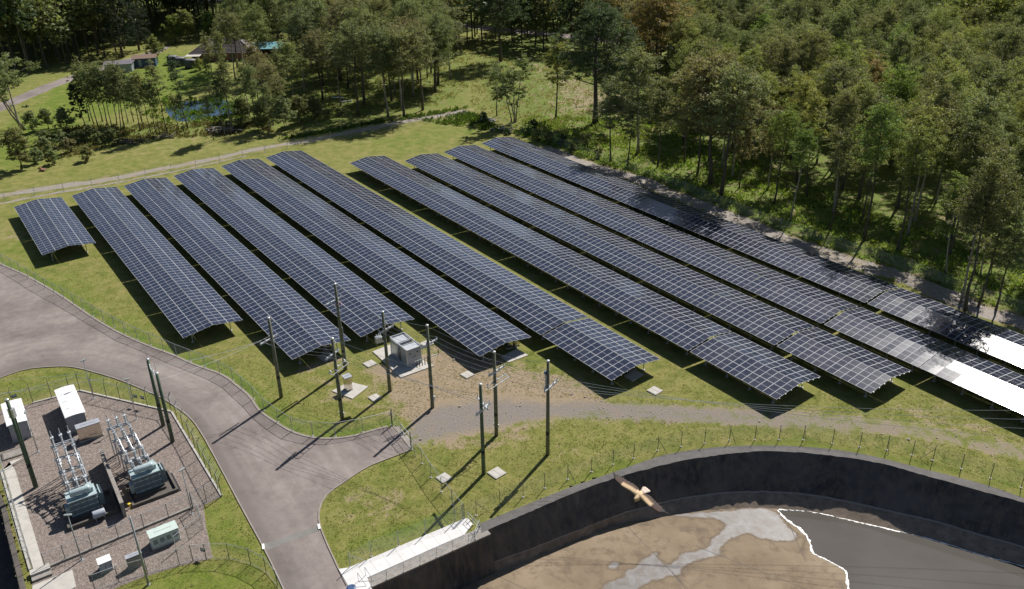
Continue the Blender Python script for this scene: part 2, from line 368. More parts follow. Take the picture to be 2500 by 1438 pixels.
def mesh_mat():
    """chain wire: real diamonds in the sheet's own metres (UV), clear between the wires"""
    m, n, b = new_mat('chain_wire'); uv = N(n, 'ShaderNodeTexCoord').outputs['UV']; s = N(n, 'ShaderNodeSeparateXYZ'); n.links.new(uv, s.inputs[0])
    def ln(v): return mathn(n, 'LESS_THAN', mathn(n, 'FRACT', mathn(n, 'DIVIDE', v, 0.075)), 0.065)
    wv = mathn(n, 'MAXIMUM', ln(mathn(n, 'ADD', mathn(n, 'ADD', s.outputs[0], s.outputs[1]), 500)), ln(mathn(n, 'ADD', mathn(n, 'SUBTRACT', s.outputs[0], s.outputs[1]), 500)))
    b.inputs['Base Color'].default_value = (0.50, 0.56, 0.53, 1); b.inputs['Roughness'].default_value = 0.45; b.inputs['Metallic'].default_value = 0.2
    n.links.new(wv, b.inputs['Alpha']); return m
M['chain'] = mesh_mat()

def water_mat(name, col, rough=0.05, bs=6.0, st=0.08):
    m, n, b = new_mat(name); g = N(n, 'ShaderNodeNewGeometry').outputs['Position']
    n.links.new(mix(n, noise(n, g, 0.3, 4), tuple(c * 0.8 for c in col), tuple(c * 1.2 for c in col)), b.inputs['Base Color'])
    b.inputs['Roughness'].default_value = rough; b.inputs['IOR'].default_value = 1.33
    bump(n, b, noise(n, g, bs, 3), st, 0.02); return m
M['pond'] = water_mat('pond_water', (0.038, 0.07, 0.125), 0.08, 3.0, 0.9)  # blue of the reflected sky is put into the water colour
M['silt'] = water_mat('silty_water', (0.088, 0.080, 0.072), 0.04, 5.0, 0.012)

def floor_mat():
    m, n, b = new_mat('basin_floor'); g = N(n, 'ShaderNodeNewGeometry').outputs['Position']
    big = noise(n, g, 0.12, 5, 0.6); mid = noise(n, g, 0.8, 6, 0.65); fin = noise(n, g, 9, 4, 0.65)
    c = mix(n, ramp(n, big, 0.35, 0.62), (0.175, 0.132, 0.086), (0.275, 0.214, 0.148)); c = mix(n, ramp(n, mid, 0.50, 0.70, 0, 0.75), c, (0.125, 0.092, 0.062))
    c = mix(n, ramp(n, noise(n, g, 0.28, 6, 0.7, 0.8), 0.55, 0.68, 0, 0.55), c, (0.085, 0.066, 0.05))
    c = mix(n, ramp(n, fin, 0.3, 0.7, 0, 0.3), c, mix(n, 1.0, c, (0.65, 0.62, 0.6), 'MULTIPLY'))
    wa = N(n, 'ShaderNodeAttribute', attribute_name='wet').outputs['Fac']; wv = mathn(n, 'ADD', wa, mathn(n, 'MULTIPLY', mathn(n, 'SUBTRACT', mid, 0.5), 1.3)); wv = mathn(n, 'ADD', wv, mathn(n, 'MULTIPLY', mathn(n, 'SUBTRACT', fin, 0.5), 0.35))
    c = mix(n, ramp(n, mathn(n, 'ABSOLUTE', mathn(n, 'ADD', wv, 0.10)), 0.0, 0.22, 0.55, 0.0), c, (0.10, 0.078, 0.058))       # damp rim
    wc = mix(n, ramp(n, noise(n, g, 0.9, 6, 0.62, 0.5), 0.36, 0.64), (0.12, 0.10, 0.086), (0.205, 0.202, 0.205)); wc = mix(n, ramp(n, fin, 0.3, 0.7, 0, 0.4), wc, (0.115, 0.10, 0.09))  # wet patches: glare of sky and sun put into their grey
    wf = ramp(n, wv, -0.06, 0.14); c = mix(n, wf, c, wc)
    n.links.new(c, b.inputs['Base Color']); n.links.new(ramp(n, wf, 0, 1, 0.85, 0.45), b.inputs['Roughness']); b.inputs['Specular IOR Level'].default_value = 0.2; bump(n, b, fin, 0.15, 0.02); return m
M['floor'] = floor_mat()
def bitumen_mat():
    m, n, b = new_mat('black_bitumen_lining'); g = N(n, 'ShaderNodeNewGeometry').outputs['Position']
    big = noise(n, g, 0.35, 5, 0.6, 0.5); fin = noise(n, g, 6, 5, 0.7)
    c = mix(n, ramp(n, big, 0.35, 0.65), (0.018, 0.018, 0.021), (0.085, 0.078, 0.074)); c = mix(n, ramp(n, fin, 0.55, 0.75, 0, 0.5), c, (0.06, 0.054, 0.048))
    sp_ = N(n, 'ShaderNodeSeparateXYZ'); n.links.new(g, sp_.inputs[0]); cx_ = N(n, 'ShaderNodeCombineXYZ'); n.links.new(sp_.outputs[0], cx_.inputs[0]); n.links.new(sp_.outputs[1], cx_.inputs[1]); n.links.new(mathn(n, 'MULTIPLY', sp_.outputs[2], 0.12), cx_.inputs[2])
    c = mix(n, ramp(n, noise(n, cx_.outputs[0], 1.6, 5, 0.7), 0.46, 0.66, 0, 0.8), c, (0.11, 0.088, 0.068))
    n.links.new(c, b.inputs['Base Color']); b.inputs['Roughness'].default_value = 0.75; bump(n, b, mathn(n, 'ADD', big, mathn(n, 'MULTIPLY', fin, 0.4)), 0.5, 0.12); return m
M['bitumen'] = bitumen_mat()
M['bench'] = plain('silted_bench', (0.20, 0.155, 0.118), 0.9, 0, 0.45, 1.1, dirt=(0.085, 0.068, 0.055), bmp=0.3)
M['rim'] = plain('basin_rim', (0.105, 0.098, 0.095), 0.9, 0, 0.3, 1.2, dirt=(0.075, 0.07, 0.066), bmp=0.4)

# ------------------------------------------------------------------ the setting
def pip(X, Y, poly):
    c = np.zeros(X.shape, bool); n = len(poly); j = n - 1
    for i in range(n):
        xi, yi, xj, yj = poly[i][0], poly[i][1], poly[j][0], poly[j][1]
        with np.errstate(divide='ignore', invalid='ignore'):
            t = ((yi > Y) != (yj > Y)) & (X < (xj - xi) * (Y - yi) / (yj - yi + 1e-12) + xi)
        c ^= t; j = i
    return c
def dline(X, Y, pts):
    D = np.full(X.shape, 1e9)
    for a, b in zip(pts, pts[1:]):
        dx, dy = b[0] - a[0], b[1] - a[1]; L = dx * dx + dy * dy + 1e-9
        t = np.clip(((X - a[0]) * dx + (Y - a[1]) * dy) / L, 0, 1)
        D = np.minimum(D, np.hypot(X - a[0] - t * dx, Y - a[1] - t * dy))
    return D
def sdf(X, Y, poly):
    d = dline(X, Y, list(poly) + [poly[0]]); return np.where(pip(X, Y, poly), d, -d)
xy = lambda pts: [(p.x, p.y) for p in pts]

# basin outlines (rim outside, rim inside, crease, floor edge)
RZ, CZ, FZ = 0.12, -3.3, -4.25
rim_o = P([(1169, 1279), (1269.6, 1238), (1385, 1192), (1460, 1166), (1531, 1141), (1626, 1110), (1726, 1094), (1826, 1088), (1934, 1089), (2042, 1098), (2142, 1116), (2250, 1143.5), (2333.5, 1164), (2417, 1187), (2500, 1216), (2600, 1253), (2760, 1330)], RZ)
rim_i = P([(1176, 1300), (1284, 1253), (1385, 1210), (1494, 1169), (1618, 1135), (1726, 1114), (1834, 1102), (1934, 1103), (2017, 1110), (2142, 1129), (2259, 1160), (2375, 1193), (2500, 1227), (2600, 1266), (2740, 1338)], RZ)
crease = P([(1192, 1376.6), (1298, 1339), (1402, 1299), (1500, 1260), (1564, 1241), (1668, 1216), (1772, 1203), (1876, 1200), (1980, 1208), (2084, 1227), (2167, 1246), (2292, 1274.5), (2396, 1306), (2500, 1335), (2600, 1368), (2740, 1425)], CZ)
floor_e = P([(1200.5, 1399.7), (1298, 1363.7), (1413.6, 1316), (1500, 1281.6), (1618, 1261), (1710, 1247.5), (1826, 1240), (1901, 1243), (2001, 1253), (2146, 1285), (2275, 1315), (2396, 1353.6), (2500, 1380.6), (2600, 1418), (2740, 1478)], FZ)
NB = 140
def arc(pts, n=NB):
    q = smooth(pts, 8); L = [0]
    for a, b in zip(q, q[1:]): L.append(L[-1] + (b - a).length)
    out = []; j = 0
    for k in range(n):
        s = L[-1] * k / (n - 1)
        while j < len(q) - 2 and L[j + 1] < s: j += 1
        t = (s - L[j]) / max(1e-9, L[j + 1] - L[j]); out.append(q[j].lerp(q[j + 1], max(0, min(1, t))))
    return out
RO, RI, CR, FE = arc(rim_o), arc(rim_i), arc(crease), arc(floor_e)
_r = random.Random(77); _a = 0.0
for _i in range(2, NB):
    _a = _a * 0.5 + _r.uniform(-0.05, 0.05); RI[_i].y += _a; RI[_i].z -= abs(_a) * 0.6; CR[_i].y += _r.uniform(-0.05, 0.05); FE[_i].y += _r.uniform(-0.10, 0.10)
wall_a, wall_b = at(911, 1431, 0.1), at(1177.6, 1312, 0.1)
wdir = (wall_b - wall_a).normalized(); wall_far = wall_a - wdir * 22
mid_rim = [(a + b) / 2 for a, b in zip(RO, RI)]
basin_poly = xy(mid_rim) + [(75, 40), (75, 12), (-30, 12), (wall_far.x, wall_far.y + 0.3), (wall_b.x - 0.25, wall_b.y + 0.35)]
canal = P([(-60, 1130), (-6, 1225), (14, 1300), (40, 1405), (62, 1500), (-60, 1500)])
canal_poly = xy(canal)

# road outlines
road_up = P([(-150, 566), (-60, 612), (0, 646), (58, 672), (140, 719), (222, 775), (292, 815.5), (365, 847.6), (420, 868), (471.7, 891.7), (524.5, 910), (551, 923), (572, 940), (606, 968.6), (631, 1003.8), (673, 1034), (715, 1057.6), (765.6, 1071), (816, 1072.7), (866, 1066), (900, 1056), (953, 1042)])
road_lo = P([(-150, 990), (-60, 944), (0, 922.7), (58, 903), (116, 896), (174.6, 895.5), (232.8, 909), (291, 926.6), (349, 950), (385, 966), (419, 985), (465.7, 1019.7), (495, 1060), (516, 1097), (545, 1150), (590, 1235), (650, 1345), (695, 1438), (730, 1520)])
road_rt = P([(1004.7, 1097), (952.8, 1117), (895, 1140.5), (837.6, 1178), (797.3, 1206.7), (780, 1235.5), (776, 1262), (780, 1287), (797.3, 1330.6), (814.6, 1368), (829, 1399.7), (847.7, 1435.7), (885, 1520)])
RU, RL, RR = smooth(road_up, 5), smooth(road_lo, 5), smooth(road_rt, 5)
road_poly = RU + RR + RL[::-1]

perim = smooth(P([(-120, 500), (0, 478), (100, 462), (250, 440), (400, 412), (520, 388), (640, 362), (760, 342), (880, 318), (960, 302), (1060, 285), (1140, 270)]), 6)
perim2 = smooth(P([(-120, 520), (0, 497), (120, 474), (260, 450), (380, 428), (500, 402), (600, 380)]), 6)
rtrack = smooth(P([(1330, 362), (1412, 396), (1465, 412), (1538, 432), (1608, 460), (1686, 491), (1736, 511), (1843, 555), (1978, 605), (2112, 649), (2219, 683), (2293, 716), (2380, 750), (2481, 783), (2620, 830)]), 6)
drive = smooth(P([(-140, 330), (-60, 290), (0, 262), (70, 232), (130, 207), (210, 180), (290, 155), (365, 132), (400, 112)]), 6)
backroad = smooth(P([(400, -8), (660, 17), (1000, 50), (1300, 80), (1560, 106), (1900, 139), (2200, 168), (2480, 205), (2760, 235)]), 5)
gtrack = smooth(P([(1380, 1000), (1500, 1003), (1650, 1010), (1900, 1024), (2100, 1036), (2300, 1062), (2500, 1108), (2640, 1150)]), 6)
pond = smooth(P([(405, 262), (440, 250), (500, 246), (555, 246), (582, 262), (570, 276), (520, 284), (475, 293), (440, 296), (415, 284)]), 5, True)

def build_ground():
    def grid(x0, x1, y0, y1, s):
        nx, ny = int(round((x1 - x0) / s)) + 1, int(round((y1 - y0) / s)) + 1
        gx, gy = np.meshgrid(np.linspace(x0, x1, nx), np.linspace(y0, y1, ny)); return gx, gy
    V = []; Q = []; off = 0
    X0, X1, Y0, Y1 = -132, 132, 30, 246
    blocks = [(X0, X1, Y0, Y1, 0.6), (X0, X1, Y1, 646, 4.0), (X0 - 1600, X0, Y0, 646, 16.0), (X1, X1 + 1600, Y0, 646, 16.0), (X0 - 1600, X1 + 1600, 646, 3046, 60.0), (X0 - 1600, X1 + 1600, -400, 30, 40.0)]
    hole = np.array(basin_poly); ch = np.array(canal_poly)
    for bi, (x0, x1, y0, y1, s) in enumerate(blocks):
        gx, gy = grid(x0, x1, y0, y1, s); ny, nx = gx.shape
        idx = np.arange(nx * ny).reshape(ny, nx) + off
        q = np.stack([idx[:-1, :-1], idx[:-1, 1:], idx[1:, 1:], idx[1:, :-1]], -1).reshape(-1, 4)
        if bi == 0:
            ins = pip(gx, gy, basin_poly) | pip(gx, gy, canal_poly)
            k = (ins[:-1, :-1] | ins[:-1, 1:] | ins[1:, 1:] | ins[1:, :-1]).reshape(-1); q = q[~k]
        if bi == 5:
            cx, cy = (gx[:-1, :-1] + gx[1:, 1:]) / 2, (gy[:-1, :-1] + gy[1:, 1:]) / 2
            k = ((np.abs(cx - 20) < 90) & (cy > -15)).reshape(-1); q = q[~k]
        V.append(np.stack([gx, gy, np.zeros_like(gx)], -1).reshape(-1, 3)); Q.append(q); off += nx * ny
    V = np.concatenate(V); Q = np.concatenate(Q)
    X, Y = V[:, 0], V[:, 1]
    sm = lambda d, a, b: np.clip((d - a) / (b - a), 0, 1)
    dirt = np.zeros(len(X)); lush = np.full(len(X), 0.12); wild = np.zeros(len(X))
    grav = np.zeros(len(X)); near = (X > -140) & (X < 150) & (Y < 320)
    x, y = X[near], Y[near]; D = np.zeros(len(x)); Lh = np.full(len(x), 0.12); W = np.zeros(len(x)); GV = np.zeros(len(x))
    def patch(px, val, soft, arr):
        d = sdf(x, y, xy(P(px))); arr[:] = np.maximum(arr, val * sm(d, -soft, soft))
    # bare earth round the inverter station, pits and tracks
    patch([(890, 905), (1000, 850), (1130, 832), (1250, 890), (1420, 920), (1490, 962), (1440, 1012), (1300, 1045), (1100, 1092), (985, 1085), (950, 1015)], 0.98, 3.5, D)
    patch([(700, 905), (800, 868), (850, 855), (860, 880), (780, 905), (712, 925)], 0.62, 1.0, D)
    patch([(1040, 1040), (1280, 1035), (1330, 1080), (1200, 1110), (1060, 1095)], 0.6, 2.5, D)
    patch([(800, 1190), (900, 1155), (1000, 1170), (1050, 1250), (960, 1290), (850, 1290), (790, 1260)], 0.47, 2.5, D)
    patch([(1230, 1120), (1340, 1075), (1460, 1060), (1500, 1100), (1350, 1150)], 0.48, 3, D)
    patch([(700, 930), (830, 890), (930, 960), (920, 1040), (800, 1050)], 0.44, 3, D)
    patch([(815, 1215), (850, 1198), (880, 1205), (870, 1230), (830, 1240)], 0.6, 0.8, D)
    patch([(1430, 985), (2100, 1005), (2560, 1090), (2560, 1150), (2100, 1075), (1500, 1045)], 0.52, 2.5, D)
    patch([(2080, 985), (2250, 960), (2420, 1020), (2500, 1080), (2300, 1060)], 0.5, 3, D)
    patch([(150, 380), (330, 330), (600, 300), (720, 330), (480, 380), (250, 420)], 0.30, 5, D)
    patch([(1230, 130), (1330, 150), (1560, 230), (1600, 290), (1340, 290), (1300, 200)], 0.62, 9, D)
    patch([(0, 560), (60, 545), (70, 580), (0, 610)], 0.5, 2, D)
    patch([(1150, 275), (1250, 300), (1290, 335), (1180, 320)], 0.35, 4, D)
    for line_, wd, val in ((perim, 2.2, 0.5), (perim2, 0.9, 0.45), (rtrack, 2.6, 0.6), (gtrack, 2.4, 0.5)):
        D = np.maximum(D, val * (1 - sm(dline(x, y, xy(line_)), wd * 0.6, wd * 1.9)))
    patch([(985, 1058), (1010, 1022), (1080, 985), (1200, 972), (1330, 982), (1455, 986), (1420, 1006), (1300, 1030), (1150, 1056), (1040, 1082), (1012, 1086)], 0.95, 1.6, GV)
    GV = np.maximum(GV, (0.80 - 0.30 * sm(x, 15, 45)) * (1 - sm(dline(x, y, xy(gtrack)), 0.9, 3.0)))
    # lush strips by the kerbs and lawns
    dr = dline(x, y, xy(RU)); Lh = np.maximum(Lh, 0.95 * (1 - sm(dr, 0.8, 2.6)))
    patch([(545, 1180), (480, 1260), (495, 1300), (640, 1400), (660, 1360)], 0.70, 1.5, Lh)
    patch([(380, 1380), (560, 1375), (640, 1400), (680, 1500), (300, 1500)], 0.70, 1.0, Lh)
    patch([(0, 985), (100, 965), (195, 948), (420, 1000), (540, 1205), (560, 1190), (440, 985), (200, 897), (0, 920)], 0.55, 1.5, Lh)
    patch([(520, 930), (640, 1035), (760, 1062), (860, 1055), (700, 1000), (560, 900)], 0.6, 3, Lh)
    patch([(0, 600), (100, 660), (420, 870), (340, 800), (120, 640), (30, 590)], 0.75, 4, Lh)
    patch([(0, 330), (150, 190), (420, 120), (520, 170), (500, 215), (380, 250), (220, 290), (60, 400), (-60, 420)], 0.95, 6, Lh)
    patch([(400, 150), (520, 160), (525, 205), (430, 200)], 1.3, 2.5, Lh)
    patch([(880, 350), (1050, 300), (1180, 290), (1230, 320), (1100, 345), (980, 370)], 0.55, 6, Lh)
    patch([(1300, 290), (1640, 280), (1900, 480), (1700, 480), (1480, 400), (1330, 345)], 0.9, 6, Lh)
    patch([(1180, 1290), (1500, 1180), (1700, 1105), (1940, 1085), (2240, 1130), (2500, 1205), (2500, 1180), (1940, 1070), (1500, 1130)], 0.7, 1.2, Lh)
    patch([(800, 1380), (880, 1350), (1130, 1260), (1090, 1245), (860, 1310)], 0.7, 1.0, Lh)
    D[:] = np.where(dr < 2.0, D * 0.3, D)
    # rank growth and litter under the trees
    wood = sdf(x, y, xy(P([(1290, 325), (1500, 425), (1800, 545), (2150, 672), (2500, 780), (2800, 860), (3400, 700), (2900, 60), (1250, 60), (1150, 150), (1170, 260)])))
    W = np.maximum(W, sm(wood, -1.5, 5)); W = np.maximum(W, 0.85 * sm(sdf(x, y, xy(P([(120, 390), (350, 345), (640, 320), (800, 320), (1140, 260), (1180, 130), (640, 120), (560, 200), (420, 300), (180, 300)]))), -2, 6))
    dirt[near] = D; lush[near] = Lh; wild[near] = W; grav[near] = GV
    far = ~near; wild[far] = np.where(Y[far] > 200, 0.9, 0.2)
    me = bpy.data.meshes.new('ground'); me.vertices.add(len(V)); me.vertices.foreach_set('co', V.reshape(-1).astype(np.float32))
    me.loops.add(len(Q) * 4); me.loops.foreach_set('vertex_index', Q.reshape(-1).astype(np.int32)); me.polygons.add(len(Q))
    me.polygons.foreach_set('loop_start', np.arange(0, len(Q) * 4, 4, dtype=np.int32)); me.update(calc_edges=True)
    a = me.color_attributes.new('mask', 'FLOAT_COLOR', 'POINT'); a.data.foreach_set('color', np.stack([dirt, lush, wild, grav], -1).astype(np.float32).reshape(-1))
    me.materials.append(M['ground']); me.validate(); o = link('ground', me, kind='structure')
build_ground()

def strip(name, line_, half, mat, z, jit=0.25, step=0.7, seed=1, label=None):
    r = random.Random(seed); q = resample(line_, step); nn = normals2d(q); vs = []; fs = []
    a = b = 0.0
    for p, nrm in zip(q, nn):
        a = a * 0.75 + r.uniform(-1, 1) * jit; b = b * 0.75 + r.uniform(-1, 1) * jit
        for t in (-(half + a), -half * 0.3, half * 0.3, half + b): vs.append((p.x + nrm.x * t, p.y + nrm.y * t, z))
    for i in range(len(q) - 1):
        for k in range(3): fs.append((i * 4 + k + 1, i * 4 + k, i * 4 + 4 + k, i * 4 + 5 + k))
    return structure(name, MB().add(vs, fs), mat, label=label)

def build_road():
    # a fine sheet so that the dirt washed to the edges can be stored on its points
    X = [p.x for p in road_poly]; Y = [p.y for p in road_poly]
    bm = bmesh.new()
    vs = [bm.verts.new((p.x, p.y, 0.012)) for p in road_poly]; poly = [Vector((p.x, p.y, 0)) for p in road_poly]
    for t in tessellate_polygon([poly]):
        try: bm.faces.new([vs[i] for i in t])
        except ValueError: pass
    for f in bm.faces:
        if f.normal.z < 0: f.normal_flip()
    for it in range(5):
        long_ = [e for e in bm.edges if e.calc_length() > 1.5]
        if not long_: break
        bmesh.ops.subdivide_edges(bm, edges=long_, cuts=1); bmesh.ops.triangulate(bm, faces=[f for f in bm.faces if len(f.verts) > 3])
    me = bpy.data.meshes.new('road'); bm.to_mesh(me); bm.free()
    n = len(me.vertices); c = np.empty(n * 3, np.float32); me.vertices.foreach_get('co', c); c = c.reshape(-1, 3)
    d = np.minimum(dline(c[:, 0], c[:, 1], xy(RL)), 1.2 * dline(c[:, 0], c[:, 1], xy(RU)) + 1.3)
    e = np.clip(1 - d / 3.2, 0, 1) ** 1.5
    a = me.attributes.new('edge', 'FLOAT', 'POINT'); a.data.foreach_set('value', e.astype(np.float32))
    a = me.attributes.new('lane', 'FLOAT', 'POINT'); a.data.foreach_set('value', dline(c[:, 0], c[:, 1], xy(RL)).astype(np.float32))
    me.materials.append(M['asphalt']); link('road', me, kind='structure')
    def kerb(line_, wd, h, side, sink=0.0):
        q = resample(line_, 1.2); nn = normals2d(q); mb = MB(); vs = []; fs = []
        for p, nr in zip(q, nn):
            for t, z in ((0, 0.0), (0.02, h), (wd - 0.02, h), (wd, 0.0)): vs.append((p.x + nr.x * t * side, p.y + nr.y * t * side, z))
        for i in range(len(q) - 1):
            for k in range(3):
                f = (i * 4 + k, i * 4 + k + 1, i * 4 + 5 + k, i * 4 + 4 + k); fs.append(f if side < 0 else f[::-1])
        structure('kerb', mb.add(vs, fs), M['kerb'])
    kerb(RU, 0.32, 0.07, 1); kerb(RL, 0.16, 0.10, -1); kerb(RR, 0.16, 0.10, 1)
    # darker repaired trench across the road and its two white marks on the kerb
    t = P([(643, 1328), (780, 1283), (781, 1296), (650, 1345)])
    structure('road_patch', MB().sheet(xy(t), 0.017), M['asphalt_patch'])
    for (u, v), lb in (((779, 1287), 'white painted mark on the right kerb beside the trench patch'), ((643, 1336), 'white painted mark on the left kerb beside the trench patch')):
        p = at(u, v); MB().box((p.x, p.y, 0.085), (0.22, 0.7, 0.06), rz=math.radians(18)).build('kerb_mark', M['white_line'], label=lb, cat='road marking', group='white marks on the kerbs')
build_road()
strip('perimeter_track', perim, 1.15, M['track'], 0.012, 0.22, seed=2)
strip('perimeter_track', perim2, 0.35, M['track'], 0.010, 0.18, seed=3)
strip('forest_track', rtrack, 1.9, M['track'], 0.010, 0.35, seed=4)
strip('driveway', drive, 2.6, M['asphalt'], 0.012, 0.15, seed=6)
strip('back_road', backroad, 3.6, M['asphalt'], 0.012, 0.1, step=4, seed=7)
structure('gate_apron', MB().sheet(xy(P([(953, 1042), (975, 1040), (1010, 1085), (1004.7, 1097)])), 0.016), M['kerb'])
structure('pond', MB().sheet(xy(pond), 0.02), M['pond'])

# basin
def ruled(A, B, mats, name, sub=1, rev=False):
    vs = []; fs = []; n = len(A)
    for k in range(sub + 1): vs += [a.lerp(b, k / sub) for a, b in zip(A, B)]
    for k in range(sub):
        for i in range(n - 1): fs.append((k * n + i, (k + 1) * n + i, (k + 1) * n + i + 1, k * n + i + 1))
    return structure(name, MB().add(vs, fs), mats, sm=True)
def lower(L, z): return [Vector((p.x, p.y, z)) for p in L]
mbr = MB()
lo_ = lower(RO, -0.3)
for A, B in ((lo_, RO), (RO, RI)):
    n = len(A); mbr.add(A + B, [(i, n + i, n + i + 1, i + 1) for i in range(n - 1)])
structure('basin_rim', mbr, M['rim'])
ruled(RI, CR, M['bitumen'], 'basin_wall', 4); ruled(CR, FE, M['bench'], 'basin_bench', 2)
ruled([p + Vector((0, 0.02, 0.05)) for p in CR], [p.lerp(q, 0.09) + Vector((0, 0, 0.05)) for p, q in zip(CR, FE)], M['kerb'], 'painted_lit_crease')  # pale strip that paints a lit line along the crease
# vertical wall under the walkway with its weathered concrete top
wn = Vector((wdir.y, -wdir.x, 0))
wb2 = wall_b + wdir * 0.9
bo = wn * 0.62; mbw = MB(); mbw.add([wall_far, wb2, Vector((wb2.x, wb2.y, FZ)) + bo, Vector((wall_far.x, wall_far.y, FZ)) + bo], [(0, 3, 2, 1)])
structure('basin_wall', mbw, M['bitumen'])
structure('wall_top', MB().prism(xy([wall_far + wn * 0.02, wb2 + wn * 0.02, wb2 - wn * 1.25, wall_far - wn * 1.25]), -0.4, 0.10), M['concrete_old'])
def basin_floor():
    """fine sheet that runs on under the bench; soft-edged wet patches on it, sky glare painted into their grey"""
    gx, gy = np.meshgrid(np.arange(-24, 76.01, 0.3), np.arange(14, 72.6, 0.3)); ny, nx = gx.shape; X, Y = gx.ravel(), gy.ravel()
    wet = np.full(len(X), -9.0)
    for wp in wets: wet = np.maximum(wet, sdf(X, Y, xy(smooth(P(wp, FZ), 3, True))))
    idx = np.arange(nx * ny).reshape(ny, nx); q = np.stack([idx[:-1, :-1], idx[:-1, 1:], idx[1:, 1:], idx[1:, :-1]], -1).reshape(-1, 4)
    side = (X - wall_a.x) * wn.x + (Y - wall_a.y) * wn.y; q = q[(side[q] > -0.4).all(1)]
    me = bpy.data.meshes.new('basin_floor'); me.from_pydata(np.stack([X, Y, np.full(len(X), FZ)], -1).tolist(), [], q.tolist()); me.update()
    a = me.attributes.new('wet', 'FLOAT', 'POINT'); a.data.foreach_set('value', np.clip(wet, -2, 2).astype(np.float32)); me.materials.append(M['floor']); link('basin_floor', me, kind='structure')
def zat(px): return xy(P(px, FZ))
wat = smooth(P([(1901, 1244), (1960, 1248), (2001, 1254), (2146, 1286), (2275, 1316), (2396, 1354.6), (2500, 1381.6), (2700, 1470), (2700, 1560), (2070, 1560), (2075, 1438), (2068, 1403), (2062, 1390), (2010, 1362), (1985, 1350), (1978, 1320), (1955, 1293), (1925, 1272)], FZ), 4, True)
structure('water', MB().sheet(xy(wat), FZ + 0.012), M['silt'])
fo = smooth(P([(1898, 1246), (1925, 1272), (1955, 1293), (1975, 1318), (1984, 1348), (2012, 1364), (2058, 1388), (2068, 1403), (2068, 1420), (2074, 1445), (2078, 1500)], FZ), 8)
def glitter(line_, half, seed, jit, name='glitter'):  # white strips that paint the sun's glitter along the water's edge
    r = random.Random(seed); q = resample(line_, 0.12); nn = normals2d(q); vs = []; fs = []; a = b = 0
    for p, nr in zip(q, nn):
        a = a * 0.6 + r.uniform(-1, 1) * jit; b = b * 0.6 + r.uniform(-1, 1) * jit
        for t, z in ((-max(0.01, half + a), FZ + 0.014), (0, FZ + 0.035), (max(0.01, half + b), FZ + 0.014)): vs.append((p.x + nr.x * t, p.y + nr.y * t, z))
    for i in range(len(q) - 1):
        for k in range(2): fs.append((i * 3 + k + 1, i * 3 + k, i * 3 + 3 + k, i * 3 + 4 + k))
    MB().add(vs, fs).build(name, M['glitter'], kind='stuff', label='painted white sun glitter along the edge of the silty water')
glitter(fo, 0.085, 3, 0.07)
glitter(smooth(P([(1901, 1244), (1960, 1247.5), (2001, 1254), (2146, 1287), (2275, 1317), (2396, 1355.6), (2500, 1383), (2600, 1420)], FZ), 6), 0.045, 5, 0.05)
wets = [[(1592, 1255), (1650, 1252), (1740, 1249), (1826, 1242), (1890, 1246), (1925, 1285), (1945, 1315), (1900, 1322), (1850, 1312), (1830, 1300), (1790, 1315), (1755, 1345), (1770, 1358), (1740, 1358), (1680, 1372), (1662, 1390), (1655, 1402), (1610, 1412), (1560, 1432), (1520, 1455), (1470, 1470), (1440, 1465), (1475, 1430), (1510, 1412), (1555, 1378), (1595, 1350), (1605, 1362), (1625, 1376), (1650, 1372), (1665, 1352), (1720, 1338), (1740, 1318), (1770, 1290), (1768, 1275), (1738, 1266)],
        [(1486, 1380), (1500, 1370), (1508, 1376), (1502, 1388), (1492, 1388)], [(1676, 1252), (1684, 1251), (1686, 1255), (1678, 1256)], [(1730, 1248), (1760, 1248), (1752, 1258), (1735, 1262)]]
basin_floor()
for a, b in (((1530, 1283), (1680, 1438)), ((1915, 1255), (1968, 1372)), ((1640, 1395), (1705, 1480)), ((1200, 1400), (1420, 1500)), ((1690, 1330), (2050, 1470))):
    p, q = at(*a, FZ), at(*b, FZ); d = (q - p).normalized(); n_ = Vector((-d.y, d.x, 0)) * 0.03
    structure('floor_joint', MB().sheet(xy([p + n_, q + n_, q - n_, p - n_]), FZ + 0.003), M['concrete_dark'])
# sump holes in the wet patch
for k, (u, v, lb) in enumerate(((1650, 1384, 'dark sump hole in the middle of the wet patch on the basin floor'), (1744, 1253, 'dark drain hole beside the basin bench at the end of the wet patch'))):
    p = at(u, v, FZ); MB().sheet([(p.x + math.cos(t) * (0.42 + 0.1 * math.sin(3 * t)), p.y + math.sin(t) * (0.2 + 0.05 * math.cos(2 * t))) for t in np.linspace(0, 6.0, 14)], FZ + 0.0095).build('drain_hole', M['black'], label=lb, cat='drain')
# drain channel at the lower left corner
cl = [at(-60, 1115), at(-2, 1222), at(18, 1298), at(44, 1403), at(66, 1498)]
for a, b in zip(cl, cl[1:]):
    pass
mbc = MB(); q = resample(smooth(cl, 5), 1.0); nn = normals2d(q); n = len(q)
prof = [(0.35, -0.05), (0.35, 0.08), (-0.10, 0.08), (-0.35, -2.2), (-4.0, -2.2)]
for (t0, z0), (t1, z1) in zip(prof, prof[1:]):
    A = [(p.x + r.x * t0, p.y + r.y * t0, z0) for p, r in zip(q, nn)]; B = [(p.x + r.x * t1, p.y + r.y * t1, z1) for p, r in zip(q, nn)]
    mbc.add(A + B, [(i, i + 1, n + i + 1, n + i) for i in range(n - 1)])
structure('drain_channel', mbc, M['concrete_dark'])

